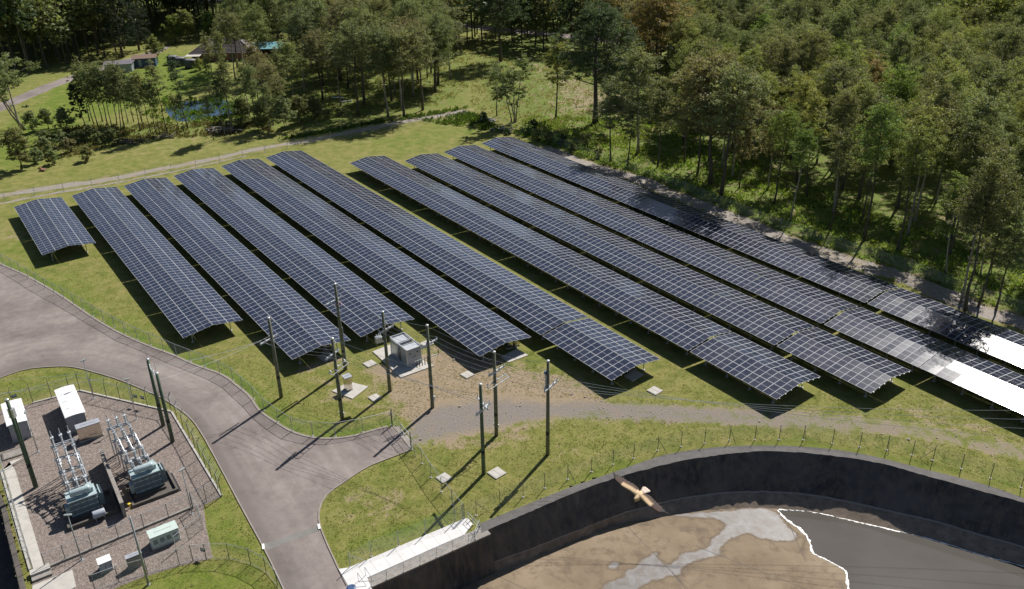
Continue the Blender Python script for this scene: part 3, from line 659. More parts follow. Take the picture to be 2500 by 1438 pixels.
# ------------------------------------------------------------------ solar arrays
YAW = math.radians(35.4776); AD = Vector((-math.sin(YAW), math.cos(YAW), 0)); AN = Vector((math.cos(YAW), math.sin(YAW), 0))
EAVE, RISE, HALF = 1.7, 0.591, 3.95
TILT = math.atan2(RISE, HALF); PLEN, PWID, PITCHY, BLOCK = 1.965, 0.992, 1.0085, 13.2
def panel_mesh():
    mb = MB(); L, W, t, fr = PLEN / 2, PWID / 2, 0.04, 0.030
    o = [(-L, -W), (L, -W), (L, W), (-L, W)]; i = [(-L + fr, -W + fr), (L - fr, -W + fr), (L - fr, W - fr), (-L + fr, W - fr)]; g = -0.004; c = 0.014
    V = [(x, y, -t) for x, y in o] + [(x, y, 0) for x, y in o] + [(x, y, g) for x, y in i] + [(-c, -W + fr, g), (c, -W + fr, g), (c, W - fr, g), (-c, W - fr, g)]
    for k in range(4):
        k2 = (k + 1) % 4; mb.add([V[k], V[k2], V[4 + k2], V[4 + k]], [(0, 1, 2, 3)], 1); mb.add([V[4 + k], V[4 + k2], V[8 + k2], V[8 + k]], [(0, 1, 2, 3)], 1)
    mb.add([V[3], V[2], V[1], V[0]], [(0, 1, 2, 3)], 3)
    mb.add([V[8], V[12], V[15], V[11]], [(0, 1, 2, 3)], 0); mb.add([V[13], V[9], V[10], V[14]], [(0, 1, 2, 3)], 0); mb.add([V[12], V[13], V[14], V[15]], [(0, 1, 2, 3)], 2)
    return mb.mesh('solar_panel', [M['solar'], M['frame'], M['backsheet'], M['underside']])
PANEL = panel_mesh()
xs = [0.03 + PLEN / 2, 0.03 + PLEN * 1.5 + 0.02]
POSTX = 2.55
def post_mesh():
    h = EAVE + (HALF - POSTX) * RISE / HALF - 0.22; mb = MB(); mb.cyl((0, 0, 0), (0, 0, h), 0.055, n=8); mb.cyl((0, 0, 0), (0, 0, 0.07), 0.22, n=10, mi=1); return mb.mesh('post', [M['galv'], M['concrete']])
POST = post_mesh()
def rafter_mesh():
    mb = MB()
    for s in (-1, 1): mb.bar((0, 0, EAVE + RISE - 0.16), (s * (HALF - 0.35), 0, EAVE + 0.35 * RISE / HALF - 0.16), 0.07, 0.12)
    for s in (-1, 1): mb.bar((s * POSTX, 0, 0.75), (s * (POSTX - 1.1), 0, EAVE + 0.16), 0.05, 0.05)
    return mb.mesh('rafter', M['galv'])
RAFTER = rafter_mesh()
def nub_mesh(L):
    mb = MB()
    for s in (-1, 1):
        for d in (0.45, 1.5, 2.45, 3.5): mb.box((s * d, L / 2, EAVE + RISE - d * RISE / HALF - 0.075), (0.05, L + 0.16, 0.06))
    return mb.mesh('purlin_set', M['alu'])
NUB = {}
prnd = random.Random(3)
def array(lat, near, nb, label):
    base = AN * lat + AD * near
    t = thing('solar_array', label, 'solar array', (base.x, base.y, 0), YAW, 'ridged solar arrays standing in parallel rows')
    far = MB()
    for b in range(nb):
        y0 = b * BLOCK
        for k in range(13):
            y = y0 + 0.06 + PWID / 2 + k * PITCHY
            for s in (-1, 1):
                for d in xs:
                    if b == 6:          # past about 300 panels on one array: the farthest block is one part
                        mt = Matrix.Translation((s * d * math.cos(TILT), y, EAVE + RISE - d * math.sin(TILT))) @ Matrix.Rotation(s * TILT + prnd.gauss(0, 0.0045), 4, 'Y')
                        for pf in PANEL.polygons: far.add([mt @ PANEL.vertices[i].co for i in pf.vertices], [tuple(range(len(pf.vertices)))], pf.material_index)
                        continue
                    o = bpy.data.objects.new('solar_panel', PANEL); COL.objects.link(o); o.parent = t
                    o.location = (s * d * math.cos(TILT), y, EAVE + RISE - d * math.sin(TILT))
                    o.rotation_euler = (prnd.gauss(0, 0.0045), s * TILT + prnd.gauss(0, 0.0045), 0)
        for k in range(4):
            yy = y0 + 1.4 + k * 3.45
            link('rafter', RAFTER, t, loc=(0, yy, 0))
            for s in (-1, 1): link('post', POST, t, loc=(s * POSTX, yy, 0))
        if 'm' not in NUB: NUB['m'] = nub_mesh(13.1)
        link('purlin_set', NUB['m'], t, loc=(0, y0 + 0.04, 0))
    if far.v: far.build('far_panels', list(PANEL.materials), t, kind='stuff')
    return t
ARR = [(16.15, 143.08, 2, 'short two-block solar array standing alone at the far left of the rows'),
       (25.66, 103.2, 5, 'second solar array from the left, ending nearest to the road bend'),
       (34.72, 89.6, 6, 'third solar array from the left, a utility pole standing before its near end'),
       (43.98, 89.5, 6, 'fourth solar array from the left, ending just behind the grey inverter station'),
       (53.38, 76.3, 7, 'fifth solar array from the left, twin steel cabinets under its near end'),
       (62.53, 76.0, 7, 'sixth solar array, long part beyond the cross gap, left of the grass lane'),
       (62.53, 62.55, 1, 'single short block ending the sixth row, nearest the gravel pad'),
       (74.53, 61.95, 7, 'long solar array right of the wide grass lane, beyond its cross gap'),
       (74.53, 48.5, 1, 'short end block of the first row right of the grass lane'),
       (83.94, 56.4, 7, 'long part of the second row right of the grass lane'),
       (83.94, 42.95, 1, 'short end block of the second row right of the grass lane'),
       (93.18, 56.35, 7, 'long part of the last row but one beside the forest'),
       (93.18, 16.45, 3, 'end blocks of the last row but one, white with sun glare at the lower right'),
       (102.61, 56.4, 7, 'long part of the outermost row, tree shadows on it, along the forest'),
       (102.61, 16.5, 3, 'end blocks of the outermost row, half in tree shade at the right edge')]
for a in ARR: array(*a)

# ------------------------------------------------------------------ trees
def trunk_path(r, h, lean, wob, n=7):
    ax, ay = r.gauss(0, lean), r.gauss(0, lean); p = []; x = y = 0.0
    for i in range(n + 1):
        t = i / n; p.append(Vector((ax * h * t + x, ay * h * t + y, h * t))); x += r.gauss(0, wob); y += r.gauss(0, wob)
    return p
def along(path, t):
    f = t * (len(path) - 1); i = min(int(f), len(path) - 2); return path[i].lerp(path[i + 1], f - i)
def gen_tree(seed, H=20.0, cb=0.5, spread=3.6, nbr=16, per=90, cr_=1.15, stems=1, r0=0.24, lean=0.03, flat=0.62, top=1.0, split=0.0, leaf=0.34, droop=0.25, bare=2):
    """trunk and limbs as tubes, leaves as small rhombs spread through clumps at the branch ends"""
    r = random.Random(seed); rs = np.random.RandomState(seed); tr = MB(); C = []
    for s in range(stems):
        path = trunk_path(r, H * 0.92 * (1 if s == 0 else r.uniform(0.78, 0.98)), lean + (0.05 if stems > 1 else 0), 0.10)
        if stems > 1:
            off = Vector((r.uniform(-.35, .35), r.uniform(-.35, .35), 0)); path = [p + off for p in path]
        m = len(path); rr = r0 * (1 if stems == 1 else 0.72)
        tr.tube(path, [rr * (1.35 if i == 0 else 1) * (1 - 0.8 * i / (m - 1)) for i in range(m)], 6)
        for b in range(max(4, nbr // stems)):
            t = cb + (1 - cb) * ((b + r.random()) / max(4, nbr // stems)); t = min(t, 0.985); p0 = along(path, t * (0.92 + 0.0 * t))
            prof = math.sin(math.pi * min(1, max(0.12, (t - cb) / (1 - cb) * 0.72 + 0.26))) ** 0.7
            L = spread * prof * r.uniform(0.6, 1.12); az = b * 2.4 + r.uniform(-0.5, 0.5); el = r.uniform(0.35, 0.95) * (0.6 + 0.6 * t)
            d = Vector((math.cos(az) * math.cos(el), math.sin(az) * math.cos(el), math.sin(el)))
            mid = p0 + d * L * 0.55 + Vector((0, 0, -0.08 * L)); end = p0 + d * L + Vector((0, 0, 0.10 * L))
            tr.tube([p0, mid, end], [rr * 0.34 * (1.15 - 0.7 * t), rr * 0.2, 0.02], 4)
            C.append((end, 1.0)); C.append((mid + Vector((r.uniform(-.5, .5), r.uniform(-.5, .5), 0.35)), 0.75))
            for q in range(2):
                a2 = az + r.choice((-1, 1)) * r.uniform(0.5, 1.1); e2 = p0 + (d * 0.62 + Vector((math.cos(a2), math.sin(a2), 0.25)) * 0.42) * L
                tr.tube([mid, e2], [rr * 0.13, 0.015], 3); C.append((e2, 0.85))
        C.append((path[-1] + Vector((0, 0, H * 0.02)), 1.0)); C.append((path[-1] + Vector((r.uniform(-.6, .6), r.uniform(-.6, .6), -0.5)), 0.9))
        for q in range(bare):
            t = r.uniform(0.28, cb); p0 = along(path, t); az = r.uniform(0, 6.28); L = r.uniform(0.8, 2.0)
            tr.tube([p0, p0 + Vector((math.cos(az) * L * .6, math.sin(az) * L * .6, L * 0.25)), p0 + Vector((math.cos(az) * L, math.sin(az) * L, L * 0.55))], [0.05, 0.035, 0.012], 3)
            if r.random() < 0.5: C.append((p0 + Vector((math.cos(az) * L, math.sin(az) * L, L * 0.6)), 0.45))
    pts = []; ctr = []; shade = []
    for c, sc in C:
        R0 = cr_ * sc * r.uniform(0.8, 1.25); tone = r.uniform(0.8, 1.2)
        for q in range(4):
            cc = c + Vector((r.gauss(0, 0.55), r.gauss(0, 0.55), r.gauss(0.05, 0.42))) * R0
            k = int(per * 0.47 * (0.5 + 0.5 * sc) * r.uniform(0.7, 1.25)); R = R0 * r.uniform(0.36, 0.56)
            v = rs.normal(size=(k, 3)); v /= np.linalg.norm(v, axis=1)[:, None]; rad = rs.rand(k) ** 0.36
            v *= rad[:, None]; v[:, 2] = np.where(v[:, 2] < 0, v[:, 2] * 0.6, v[:, 2])
            pts.append(np.array(cc)[None] + v * np.array([R, R, R * flat * 1.15 * top])[None]); ctr.append(v); shade.append(np.full(k, tone * r.uniform(0.88, 1.12)) * rs.uniform(0.75, 1.25, k))
    Pn = np.concatenate(pts); Vn = np.concatenate(ctr); S = np.concatenate(shade); k = len(Pn)
    nrm = Vn * 0.6 + np.array([0, 0, 0.5]) + rs.normal(size=(k, 3)) * 0.42; nrm /= np.linalg.norm(nrm, axis=1)[:, None]
    a = np.cross(nrm, rs.normal(size=(k, 3))); a[:, 2] -= droop; a -= nrm * (a * nrm).sum(1)[:, None]; a /= np.linalg.norm(a, axis=1)[:, None] + 1e-9
    b = np.cross(nrm, a); ln = leaf * 0.8 * rs.uniform(0.65, 1.4, k)[:, None]; wd = ln * rs.uniform(0.42, 0.7, k)[:, None]
    V = np.stack([Pn - a * ln * 0.5, Pn + b * wd * 0.5, Pn + a * ln * 0.5, Pn - b * wd * 0.5], 1)
    jit = rs.uniform(-0.08, 0.08, (k, 3)) + 1
    return tr, V, S[:, None] * jit
def leaf_mesh(name, V, tint):
    k = len(V); me = bpy.data.meshes.new(name); me.vertices.add(k * 4); me.vertices.foreach_set('co', V.reshape(-1).astype(np.float32))
    me.loops.add(k * 4); me.loops.foreach_set('vertex_index', np.arange(k * 4, dtype=np.int32)); me.polygons.add(k)
    me.polygons.foreach_set('loop_start', np.arange(0, k * 4, 4, dtype=np.int32)); me.update(calc_edges=True)
    ca = me.color_attributes.new('tint', 'FLOAT_COLOR', 'POINT'); c = np.ones((k, 4, 4), np.float32); c[:, :, :3] = tint[:, None, :]; ca.data.foreach_set('color', c.reshape(-1))
    me.materials.append(M['leaf']); return me
KIND = {}
def variant(kind, bark='bark', **kw):
    tr, V, S = gen_tree(**kw); KIND.setdefault(kind, []).append((tr.mesh('trunk', M[bark], True), leaf_mesh('crown', V, S), kw['H'], (tr, V, S, bark)))
for i in range(5): variant('gum', 'bark' if i % 2 else 'bark_pale', seed=11 + i, H=21, cb=0.48 + 0.04 * (i % 3), spread=4.1 + 0.4 * (i % 3), nbr=21, per=84, cr_=1.5, r0=0.22, leaf=0.31)
for i in range(3): variant('broad', 'bark', seed=31 + i, H=20, cb=0.40, spread=5.6, nbr=26, per=112, cr_=1.75, r0=0.30, leaf=0.32, stems=1 + (i % 2), flat=0.6)
for i in range(4): variant('slim', 'bark' if i % 2 else 'bark_pale', seed=51 + i, H=15, cb=0.45, spread=1.9, nbr=14, per=55, cr_=1.0, r0=0.13, lean=0.045, leaf=0.29)
for i in range(4): variant('tall', 'bark' if i % 2 else 'bark_pale', seed=61 + i, H=21, cb=0.60, spread=3.1, nbr=16, per=80, cr_=1.4, r0=0.19, lean=0.035, leaf=0.30, bare=4)
for i in range(2): variant('whip', 'bark', seed=66 + i, H=17, cb=0.58, spread=1.7, nbr=12, per=50, cr_=0.95, r0=0.13, lean=0.04, leaf=0.29)
for i in range(3): variant('bushy', 'bark', seed=71 + i, H=9, cb=0.18, spread=2.7, nbr=16, per=105, cr_=1.2, r0=0.14, stems=2, bare=0)
variant('pine', 'bark', seed=91, H=26, cb=0.12, spread=6.0, nbr=34, per=120, cr_=1.6, r0=0.4, flat=0.45, bare=0)
variant('hoop', 'bark', seed=92, H=11, cb=0.30, spread=1.9, nbr=16, per=60, cr_=0.6, r0=0.12, flat=0.5, bare=0)
variant('spread', 'bark_pale', seed=93, H=16, cb=0.50, spread=5.2, nbr=22, per=110, cr_=1.35, r0=0.26, stems=3, lean=0.07, flat=0.7)
variant('ironbark', 'bark', seed=94, H=24.5, cb=0.36, spread=7.2, nbr=30, per=120, cr_=1.7, r0=0.46, lean=0.01, flat=0.65)
variant('vase', 'bark_pale', seed=95, H=13, cb=0.42, spread=3.0, nbr=18, per=70, cr_=1.0, r0=0.16, stems=4, lean=0.10)
for i in range(2): variant('shrub', 'bark', seed=101 + i, H=3.0, cb=0.08, spread=1.3, nbr=9, per=75, cr_=0.6, r0=0.05, stems=2, bare=0, leaf=0.24)
OLIVE, GREY, DARK, YEL, BRN, LIME, ORG = (0.215, 0.230, 0.100), (0.205, 0.235, 0.108), (0.085, 0.122, 0.060), (0.268, 0.285, 0.095), (0.230, 0.212, 0.108), (0.20, 0.265, 0.070), (0.31, 0.225, 0.10)
CNAME = {OLIVE: 'olive green', GREY: 'grey green', DARK: 'dark green', YEL: 'yellow green', BRN: 'brownish', LIME: 'bright green', ORG: 'orange brown'}
trnd = random.Random(21)
TREES = []       # every planted tree: (x, y, radius) so that fill trees keep their distance
def plant(kind, p, h, tint, label, cat='tree', name=None, group=None, rz=None, wide=1.0):
    vs = KIND[kind]; k = trnd.randrange(len(vs)); tr, lf, H, _ = vs[k]; s = h / H
    t = thing(name or {'shrub': 'shrub', 'pine': 'pine_tree', 'hoop': 'pine_tree'}.get(kind, 'gum_tree'), label, cat, (p.x, p.y, -0.03), trnd.uniform(0, 6.28) if rz is None else rz, group)
    t.scale = (s * wide, s * wide, s)
    link('trunk', tr, t); c = link('crown', lf, t); j = trnd.uniform(0.85, 1.15); c.color = (tint[0] * j * trnd.uniform(.94, 1.06), tint[1] * j, tint[2] * j * trnd.uniform(.9, 1.1), 1)
    TREES.append((p.x, p.y)); return t

def T(kind, u, v, h, tint, label, **kw): return plant(kind, at(u, v), h, tint, label, **kw)
T('spread', 56, 318, 17.5, GREY, 'spreading multi-stemmed gum tree at the left edge below the driveway', wide=1.3, rz=2.6)
T('bushy', 54, 414, 9.2, OLIVE, 'small round dense tree at the left edge beside the perimeter track', wide=0.95)
T('hoop', 210, 315, 12, DARK, 'young conifer with tiered branches at the left end of the slim gum row')
ORD = 'first second third fourth fifth sixth seventh eighth ninth tenth eleventh twelfth thirteenth fourteenth fifteenth sixteenth seventeenth eighteenth nineteenth twentieth twenty-first twenty-second twenty-third twenty-fourth'.split()
row = [(690, 890, 15), (720, 855, 15), (755, 880, 16), (785, 890, 14), (850, 915, 16), (875, 905, 17), (900, 860, 14), (940, 855, 13), (985, 920, 14), (1000, 870, 13), (1060, 940, 14), (1095, 935, 12), (1125, 965, 12), (1180, 950, 16), (1265, 935, 9), (1320, 900, 16), (1500, 980, 10), (1620, 950, 17), (630, 850, 16), (1290, 925, 9), (1010, 905, 13), (820, 880, 15), (660, 870, 15), (1580, 955, 13)]
for k, (x, y, h) in enumerate(row): T('whip' if x > 1040 else 'slim', x / 2.876, y / 2.876, h * (1.12 if x > 1040 else 1), (GREY, OLIVE, OLIVE, DARK)[k % 4], ORD[sorted(x_ for x_, _, _ in row).index(x)] + ' slim gum from the left in the row before the pond', group='slim gum row before the pond', wide=1.0)
for u, v, h in ((167, 322, 6), (120, 314, 5), (84, 322, 5)): T('bushy', u, v, h, GREY, 'low grey-green bush on the lawn left of the slim gum row', group='low bushes on the left lawn')
thk = ((600, 312, 7, 'bushy'), (622, 300, 15, 'slim'), (640, 318, 7, 'bushy'), (668, 305, 16, 'gum'), (700, 318, 8, 'bushy'), (735, 300, 7, 'bushy'), (690, 280, 17, 'slim'), (650, 280, 16, 'gum'), (770, 290, 6, 'bushy'), (720, 262, 18, 'gum'), (632, 258, 17, 'slim'), (658, 322, 12, 'slim'), (685, 300, 11, 'slim'), (610, 285, 14, 'slim'))
for u, v, h, k in thk:
    T(k, u, v, h, (OLIVE, GREY, BRN)[int(u) % 3], ORD[sorted(q[0] for q in thk if q[3] == k).index(u)] + {'bushy': ' low bushy tree', 'slim': ' slender gum', 'gum': ' full-crowned gum'}[k] + ' from the left in the thicket right of the pond', group='thicket right of the pond')
for u, v, h, k, c, lb in ((874.5, 283, 23, 'gum', OLIVE, 'tall gum tree, leftmost of the tall group beyond the perimeter track'), (947.5, 285, 21, 'gum', GREY, 'tall gum tree, second of the tall group beyond the perimeter track'), (987, 288, 21, 'gum', OLIVE, 'tall gum tree nearest the perimeter track in the tall group'),
                          (982, 268, 20.5, 'gum', BRN, 'tall gum tree just behind the nearest one of the tall group'), (1032, 269, 20.5, 'gum', OLIVE, 'tall gum tree, rightmost of the tall group beyond the perimeter track'), (1099, 193, 21, 'gum', GREY, 'lone tall gum with bare limbs left of the clearing'),
                          (745, 225, 22, 'gum', GREY, 'pale-limbed gum tree behind the thicket right of the pond'), (1213, 283, 13, 'slim', OLIVE, 'thin young gum beside the rubble heap'), (1255.7, 298, 14.5, 'vase', GREY, 'vase-shaped many-stemmed gum at the end of the perimeter track'),
                          (1222, 150, 25, 'broad', DARK, 'broad dark gum at the top left corner of the clearing'), (1356.6, 288, 18.5, 'slim', YEL, 'slender yellow-green gum alone in the clearing'), (1453, 301, 27, 'ironbark', DARK, 'big dark ironbark with a thick black trunk in the clearing'),
                          (1491, 394, 17, 'slim', OLIVE, 'thin straight gum by the outermost array near the clearing'), (1532, 406, 14, 'slim', GREY, 'thin gum second along the forest track from the clearing'), (1556.7, 377, 22, 'gum', OLIVE, 'tall leaning gum with bare dark lower trunk'),
                          (1605, 409, 16, 'slim', OLIVE, 'forked young gum third along the forest track from the clearing'), (1606, 225, 27, 'broad', ORG, 'large orange-brown flowering gum behind the clearing'), (1735, 450, 24, 'broad', BRN, 'thick forked gum at the forest corner by the track'), (1760, 478, 24, 'gum', OLIVE, 'tall gum beside the thick forked one at the forest corner')):
    T(k, u, v, h * 1.06, c, lb, wide=1.22)
for u, v, h, k, c, lb in ((2357, 757, 23, 'tall', OLIVE, 'big leaning gum at the very edge of the forest track near the right border'), (2388, 750, 17, 'slim', OLIVE, 'slim gum just right of the big leaning gum at the track'), (2431, 757, 16, 'slim', GREY, 'slim gum nearest the right border beside the forest track'), (2345, 740, 20, 'tall', BRN, 'tall gum just behind the big leaning gum at the track')):
    T(k, u, v, h, c, lb)
for u, v, h, k, c, lb in ((300, 140, 27, 'pine', (0.035, 0.058, 0.034), 'huge dark conifer above the blue shed'), (340, 122, 22, 'pine', (0.04, 0.062, 0.036), 'dark conifer right behind the huge one'), (385, 150, 8, 'bushy', YEL, 'yellow-topped bush between the shed and the water tanks'), (430, 105, 9, 'bushy', LIME, 'light green garden tree left of the house'), (465, 100, 11, 'bushy', YEL, 'round yellowish garden tree behind the house'),
                          (515, 92, 9, 'bushy', LIME, 'bright green garden tree behind the house roof'), (490, 172, 3.5, 'shrub', YEL, 'flowering garden shrub below the water tanks'), (575, 196, 20, 'gum', OLIVE, 'gum tree covering the right half of the house'), (598, 178, 24, 'gum', GREY, 'tall gum tree between the house and the teal roof'), (640, 203, 22, 'gum', OLIVE, 'gum tree before the teal-roofed pavilion'), (580, 165, 20, 'broad', OLIVE, 'broad gum shading the house roof'), (690, 172, 25, 'gum', GREY, 'tall grey gum right of the teal-roofed pavilion'), (735, 182, 25, 'gum', GREY, 'second tall grey gum right of the teal-roofed pavilion'), (620, 96, 25, 'broad', OLIVE, 'broad gum behind the teal-roofed pavilion')):
    T(k, u, v, h, c, lb)
for u, v, h, lb in ((530, 225, 17, 'thin gum in front of the house windows'), (548, 232, 18, 'thin gum between the house and the pond, right one'), (512, 240, 12, 'small thin gum on the far bank of the pond')):
    T('whip', u, v, h, OLIVE, lb)
for u, v, h in ((222, 330, 2.5), (270, 345, 3), (150, 360, 3.5), (120, 380, 4), (110, 350, 3), (135, 400, 3), (215, 392, 3), (175, 372, 3), (240, 352, 2.6), (90, 398, 3.2), (195, 350, 3.0)):
    T('shrub', u, v, h, (GREY, BRN, OLIVE)[int(u) % 3], 'scrubby bush on the rough ground left of the log heap', cat='shrub', group='scrub by the perimeter track')
for u, v, h in ((1180, 300, 2.5), (1240, 335, 2.2), (1290, 330, 2.4), (1310, 345, 2.6), (1340, 350, 2.6), (1375, 355, 2.4), (1300, 318, 2.5), (1400, 372, 2.0), (1460, 385, 2.2), (1430, 352, 2.4), (770, 285, 2.5), (800, 290, 2.2), (830, 283, 2.0)):
    T('shrub', u, v, h, (LIME, DARK, OLIVE)[int(u) % 3], 'low green shrub in the rank grass beyond the outermost arrays', cat='shrub', group='shrubs at the clearing edge')

# ---- the wood: nearest trees one by one, the rest as one mass
frnd = random.Random(5)
zones = [  # polygon in photo pixels of the ground, spacing in metres, kinds, colours
    (P([(1655, 412), (1745, 460), (1850, 512), (1978, 562), (2112, 608), (2250, 652), (2400, 708), (2590, 765), (2680, 640), (2560, 300), (2500, 180), (2400, 100), (2100, 40), (1640, 60), (1640, 180), (1650, 300)]), 5.2, ('gum', 'tall', 'gum', 'broad', 'tall', 'gum', 'slim'), (OLIVE, GREY, OLIVE, YEL, OLIVE, YEL, BRN)),
    (P([(1290, 118), (1420, 130), (1560, 180), (1640, 190), (1640, 30), (1640, -6), (1150, -6), (1150, 110)]), 5.4, ('gum', 'gum', 'broad'), (OLIVE, GREY, OLIVE, BRN, DARK)),
    (P([(760, 245), (850, 262), (1060, 245), (1090, 160), (1150, 120), (1150, -6), (640, -10), (640, 70), (700, 110), (760, 150)]), 6.2, ('gum', 'gum', 'broad'), (OLIVE, GREY, OLIVE, BRN, GREY)),
    (P([(-90, 196), (60, 184), (180, 156), (262, 143), (330, 112), (400, 84), (560, 76), (640, 76), (640, -10), (-120, -2)]), 4.9, ('gum', 'gum', 'broad'), (GREY, GREY, OLIVE, DARK, OLIVE)),
    (P([(2100, 40), (2400, 100), (2560, 180), (2640, 100), (2560, -8), (1640, -8), (1640, 60)]), 5.6, ('gum', 'gum', 'broad'), (OLIVE, BRN, YEL, GREY, OLIVE)),
]
cand = []
TXY = [(x, y) for x, y in TREES]
cell = {}
def ok(x, y, s):
    k = (int(x // 8), int(y // 8))
    for i in (-1, 0, 1):
        for j in (-1, 0, 1):
            for (a, b) in cell.get((k[0] + i, k[1] + j), ()):
                if (a - x) ** 2 + (b - y) ** 2 < s * s: return False
    cell.setdefault(k, []).append((x, y)); return True
for x, y in TXY: cell.setdefault((int(x // 8), int(y // 8)), []).append((x, y))
keep_out = [xy(backroad), xy(rtrack), xy(drive)]
for zi, (poly, s, kinds, cols) in enumerate(zones):
    pl = xy(poly); x0, x1 = min(p[0] for p in pl), max(p[0] for p in pl); y0, y1 = min(p[1] for p in pl), max(p[1] for p in pl)
    n = int((x1 - x0) * (y1 - y0) / (s * s) * 4); rs = np.random.RandomState(40 + zi); X = rs.uniform(x0, x1, n); Y = rs.uniform(y0, y1, n)
    inside = pip(X, Y, pl) & (dline(X, Y, keep_out[0]) > 5.5) & (dline(X, Y, keep_out[1]) > 2.6) & (dline(X, Y, keep_out[2]) > 5)
    # colour drifts in patches, as stands of one species do
    for x, y in zip(X[inside], Y[inside]):
        if ok(x, y, s * frnd.uniform(0.75, 1.25)):
            g = math.sin(x * 0.055 + 1.3 * zi) + math.cos(y * 0.047 - x * 0.02); ci = int((g + 2) / 4 * len(cols) + frnd.uniform(-0.9, 0.9)) % len(cols)
            kd = frnd.choice(kinds); edge_ = zi == 0 and dline(np.array([x]), np.array([y]), keep_out[1])[0] < 24
            if edge_: kd = frnd.choice(('tall', 'whip', 'slim', 'tall'))
            h = {'gum': 21.0, 'slim': 16.5, 'broad': 20.5, 'tall': 22.5, 'whip': 18.5}[kd] * frnd.uniform(0.74, 1.14) * (1.0, 1.08, 1.1, 1.25, 1.05)[zi]
            if zi == 0 and frnd.random() < 0.05: c = LIME
            elif zi in (0, 4) and frnd.random() < 0.012: c = ORG
            else: c = cols[ci]
            cand.append((math.hypot(x, y), x, y, kd, h, c, zi))
cand.sort()
ZN = ['in the dense wood beside the outermost array', 'in the wood behind the clearing', 'in the wood behind the tall gum group', 'in the dark wood above the driveway', 'in the farther wood at the top right']
NTHING = 285
def where(x, y, zi):
    if zi: return ZN[zi]
    d = dline(np.array([x]), np.array([y]), keep_out[1])[0]; k = int((148.8 - (x * AD.x + y * AD.y)) / 13.2)
    dep = 'at the wood edge' if d < 11 else 'just inside the wood' if d < 24 else 'midway into the wood' if d < 45 else 'deep in the wood'
    return dep + (f", by outermost array's {ORD[max(0, k)]} block" if k < 10 else ', past the outermost array')
for _, x, y, kd, h, c, zi in cand[:NTHING]:
    plant(kd, Vector((x, y, 0)), h, c, {'gum': 'gum tree', 'slim': 'slim young gum tree', 'broad': 'broad-crowned gum tree', 'tall': 'tall bare-stemmed gum tree', 'whip': 'thin high-crowned gum'}[kd].join((CNAME[c] + ' ', ' ' + where(x, y, zi))), group='trees of the wood')
def far_wood(lst):
    Vs = []; Ts = []; tb = MB(); rs = np.random.RandomState(8)
    for _, x, y, kd, h, c, zi in lst:
        vs = KIND[kd]; tr, V, S, bark = vs[rs.randint(len(vs))][3]; H = vs[0][2]; s = h / H
        nl = 1100 if y < 220 else (850 if y < 290 else (850 if x < -60 else 560)); k = rs.permutation(len(V))[:nl]; v = V[k].copy(); ctr = v.mean(1, keepdims=True); v = ctr + (v - ctr) * 0.93 * math.sqrt(len(V) / nl)
        a = rs.uniform(0, 6.28); ca, sa = math.cos(a), math.sin(a)
        w_ = np.empty_like(v); w_[..., 0] = (v[..., 0] * ca - v[..., 1] * sa) * s + x; w_[..., 1] = (v[..., 0] * sa + v[..., 1] * ca) * s + y; w_[..., 2] = v[..., 2] * s
        Vs.append(w_); Ts.append(S[k] * (np.array(c) * rs.uniform(0.85, 1.15))[None])
        tb.tube([(x, y, 0), (x + rs.normal(0, .2), y + rs.normal(0, .2), h * 0.45), (x + rs.normal(0, .3), y + rs.normal(0, .3), h * 0.88)], [0.2 * s + 0.05, 0.15, 0.04], 4)
    V = np.concatenate(Vs); t = np.concatenate(Ts); o = link('far_wood', None or leaf_mesh('far_wood', V, t), kind='stuff', label='far mass of gum forest filling the top of the view'); o.color = (1, 1, 1, 1)
    tb.build('far_trunks', M['bark'], o, kind='stuff')
far_wood(cand[NTHING:])

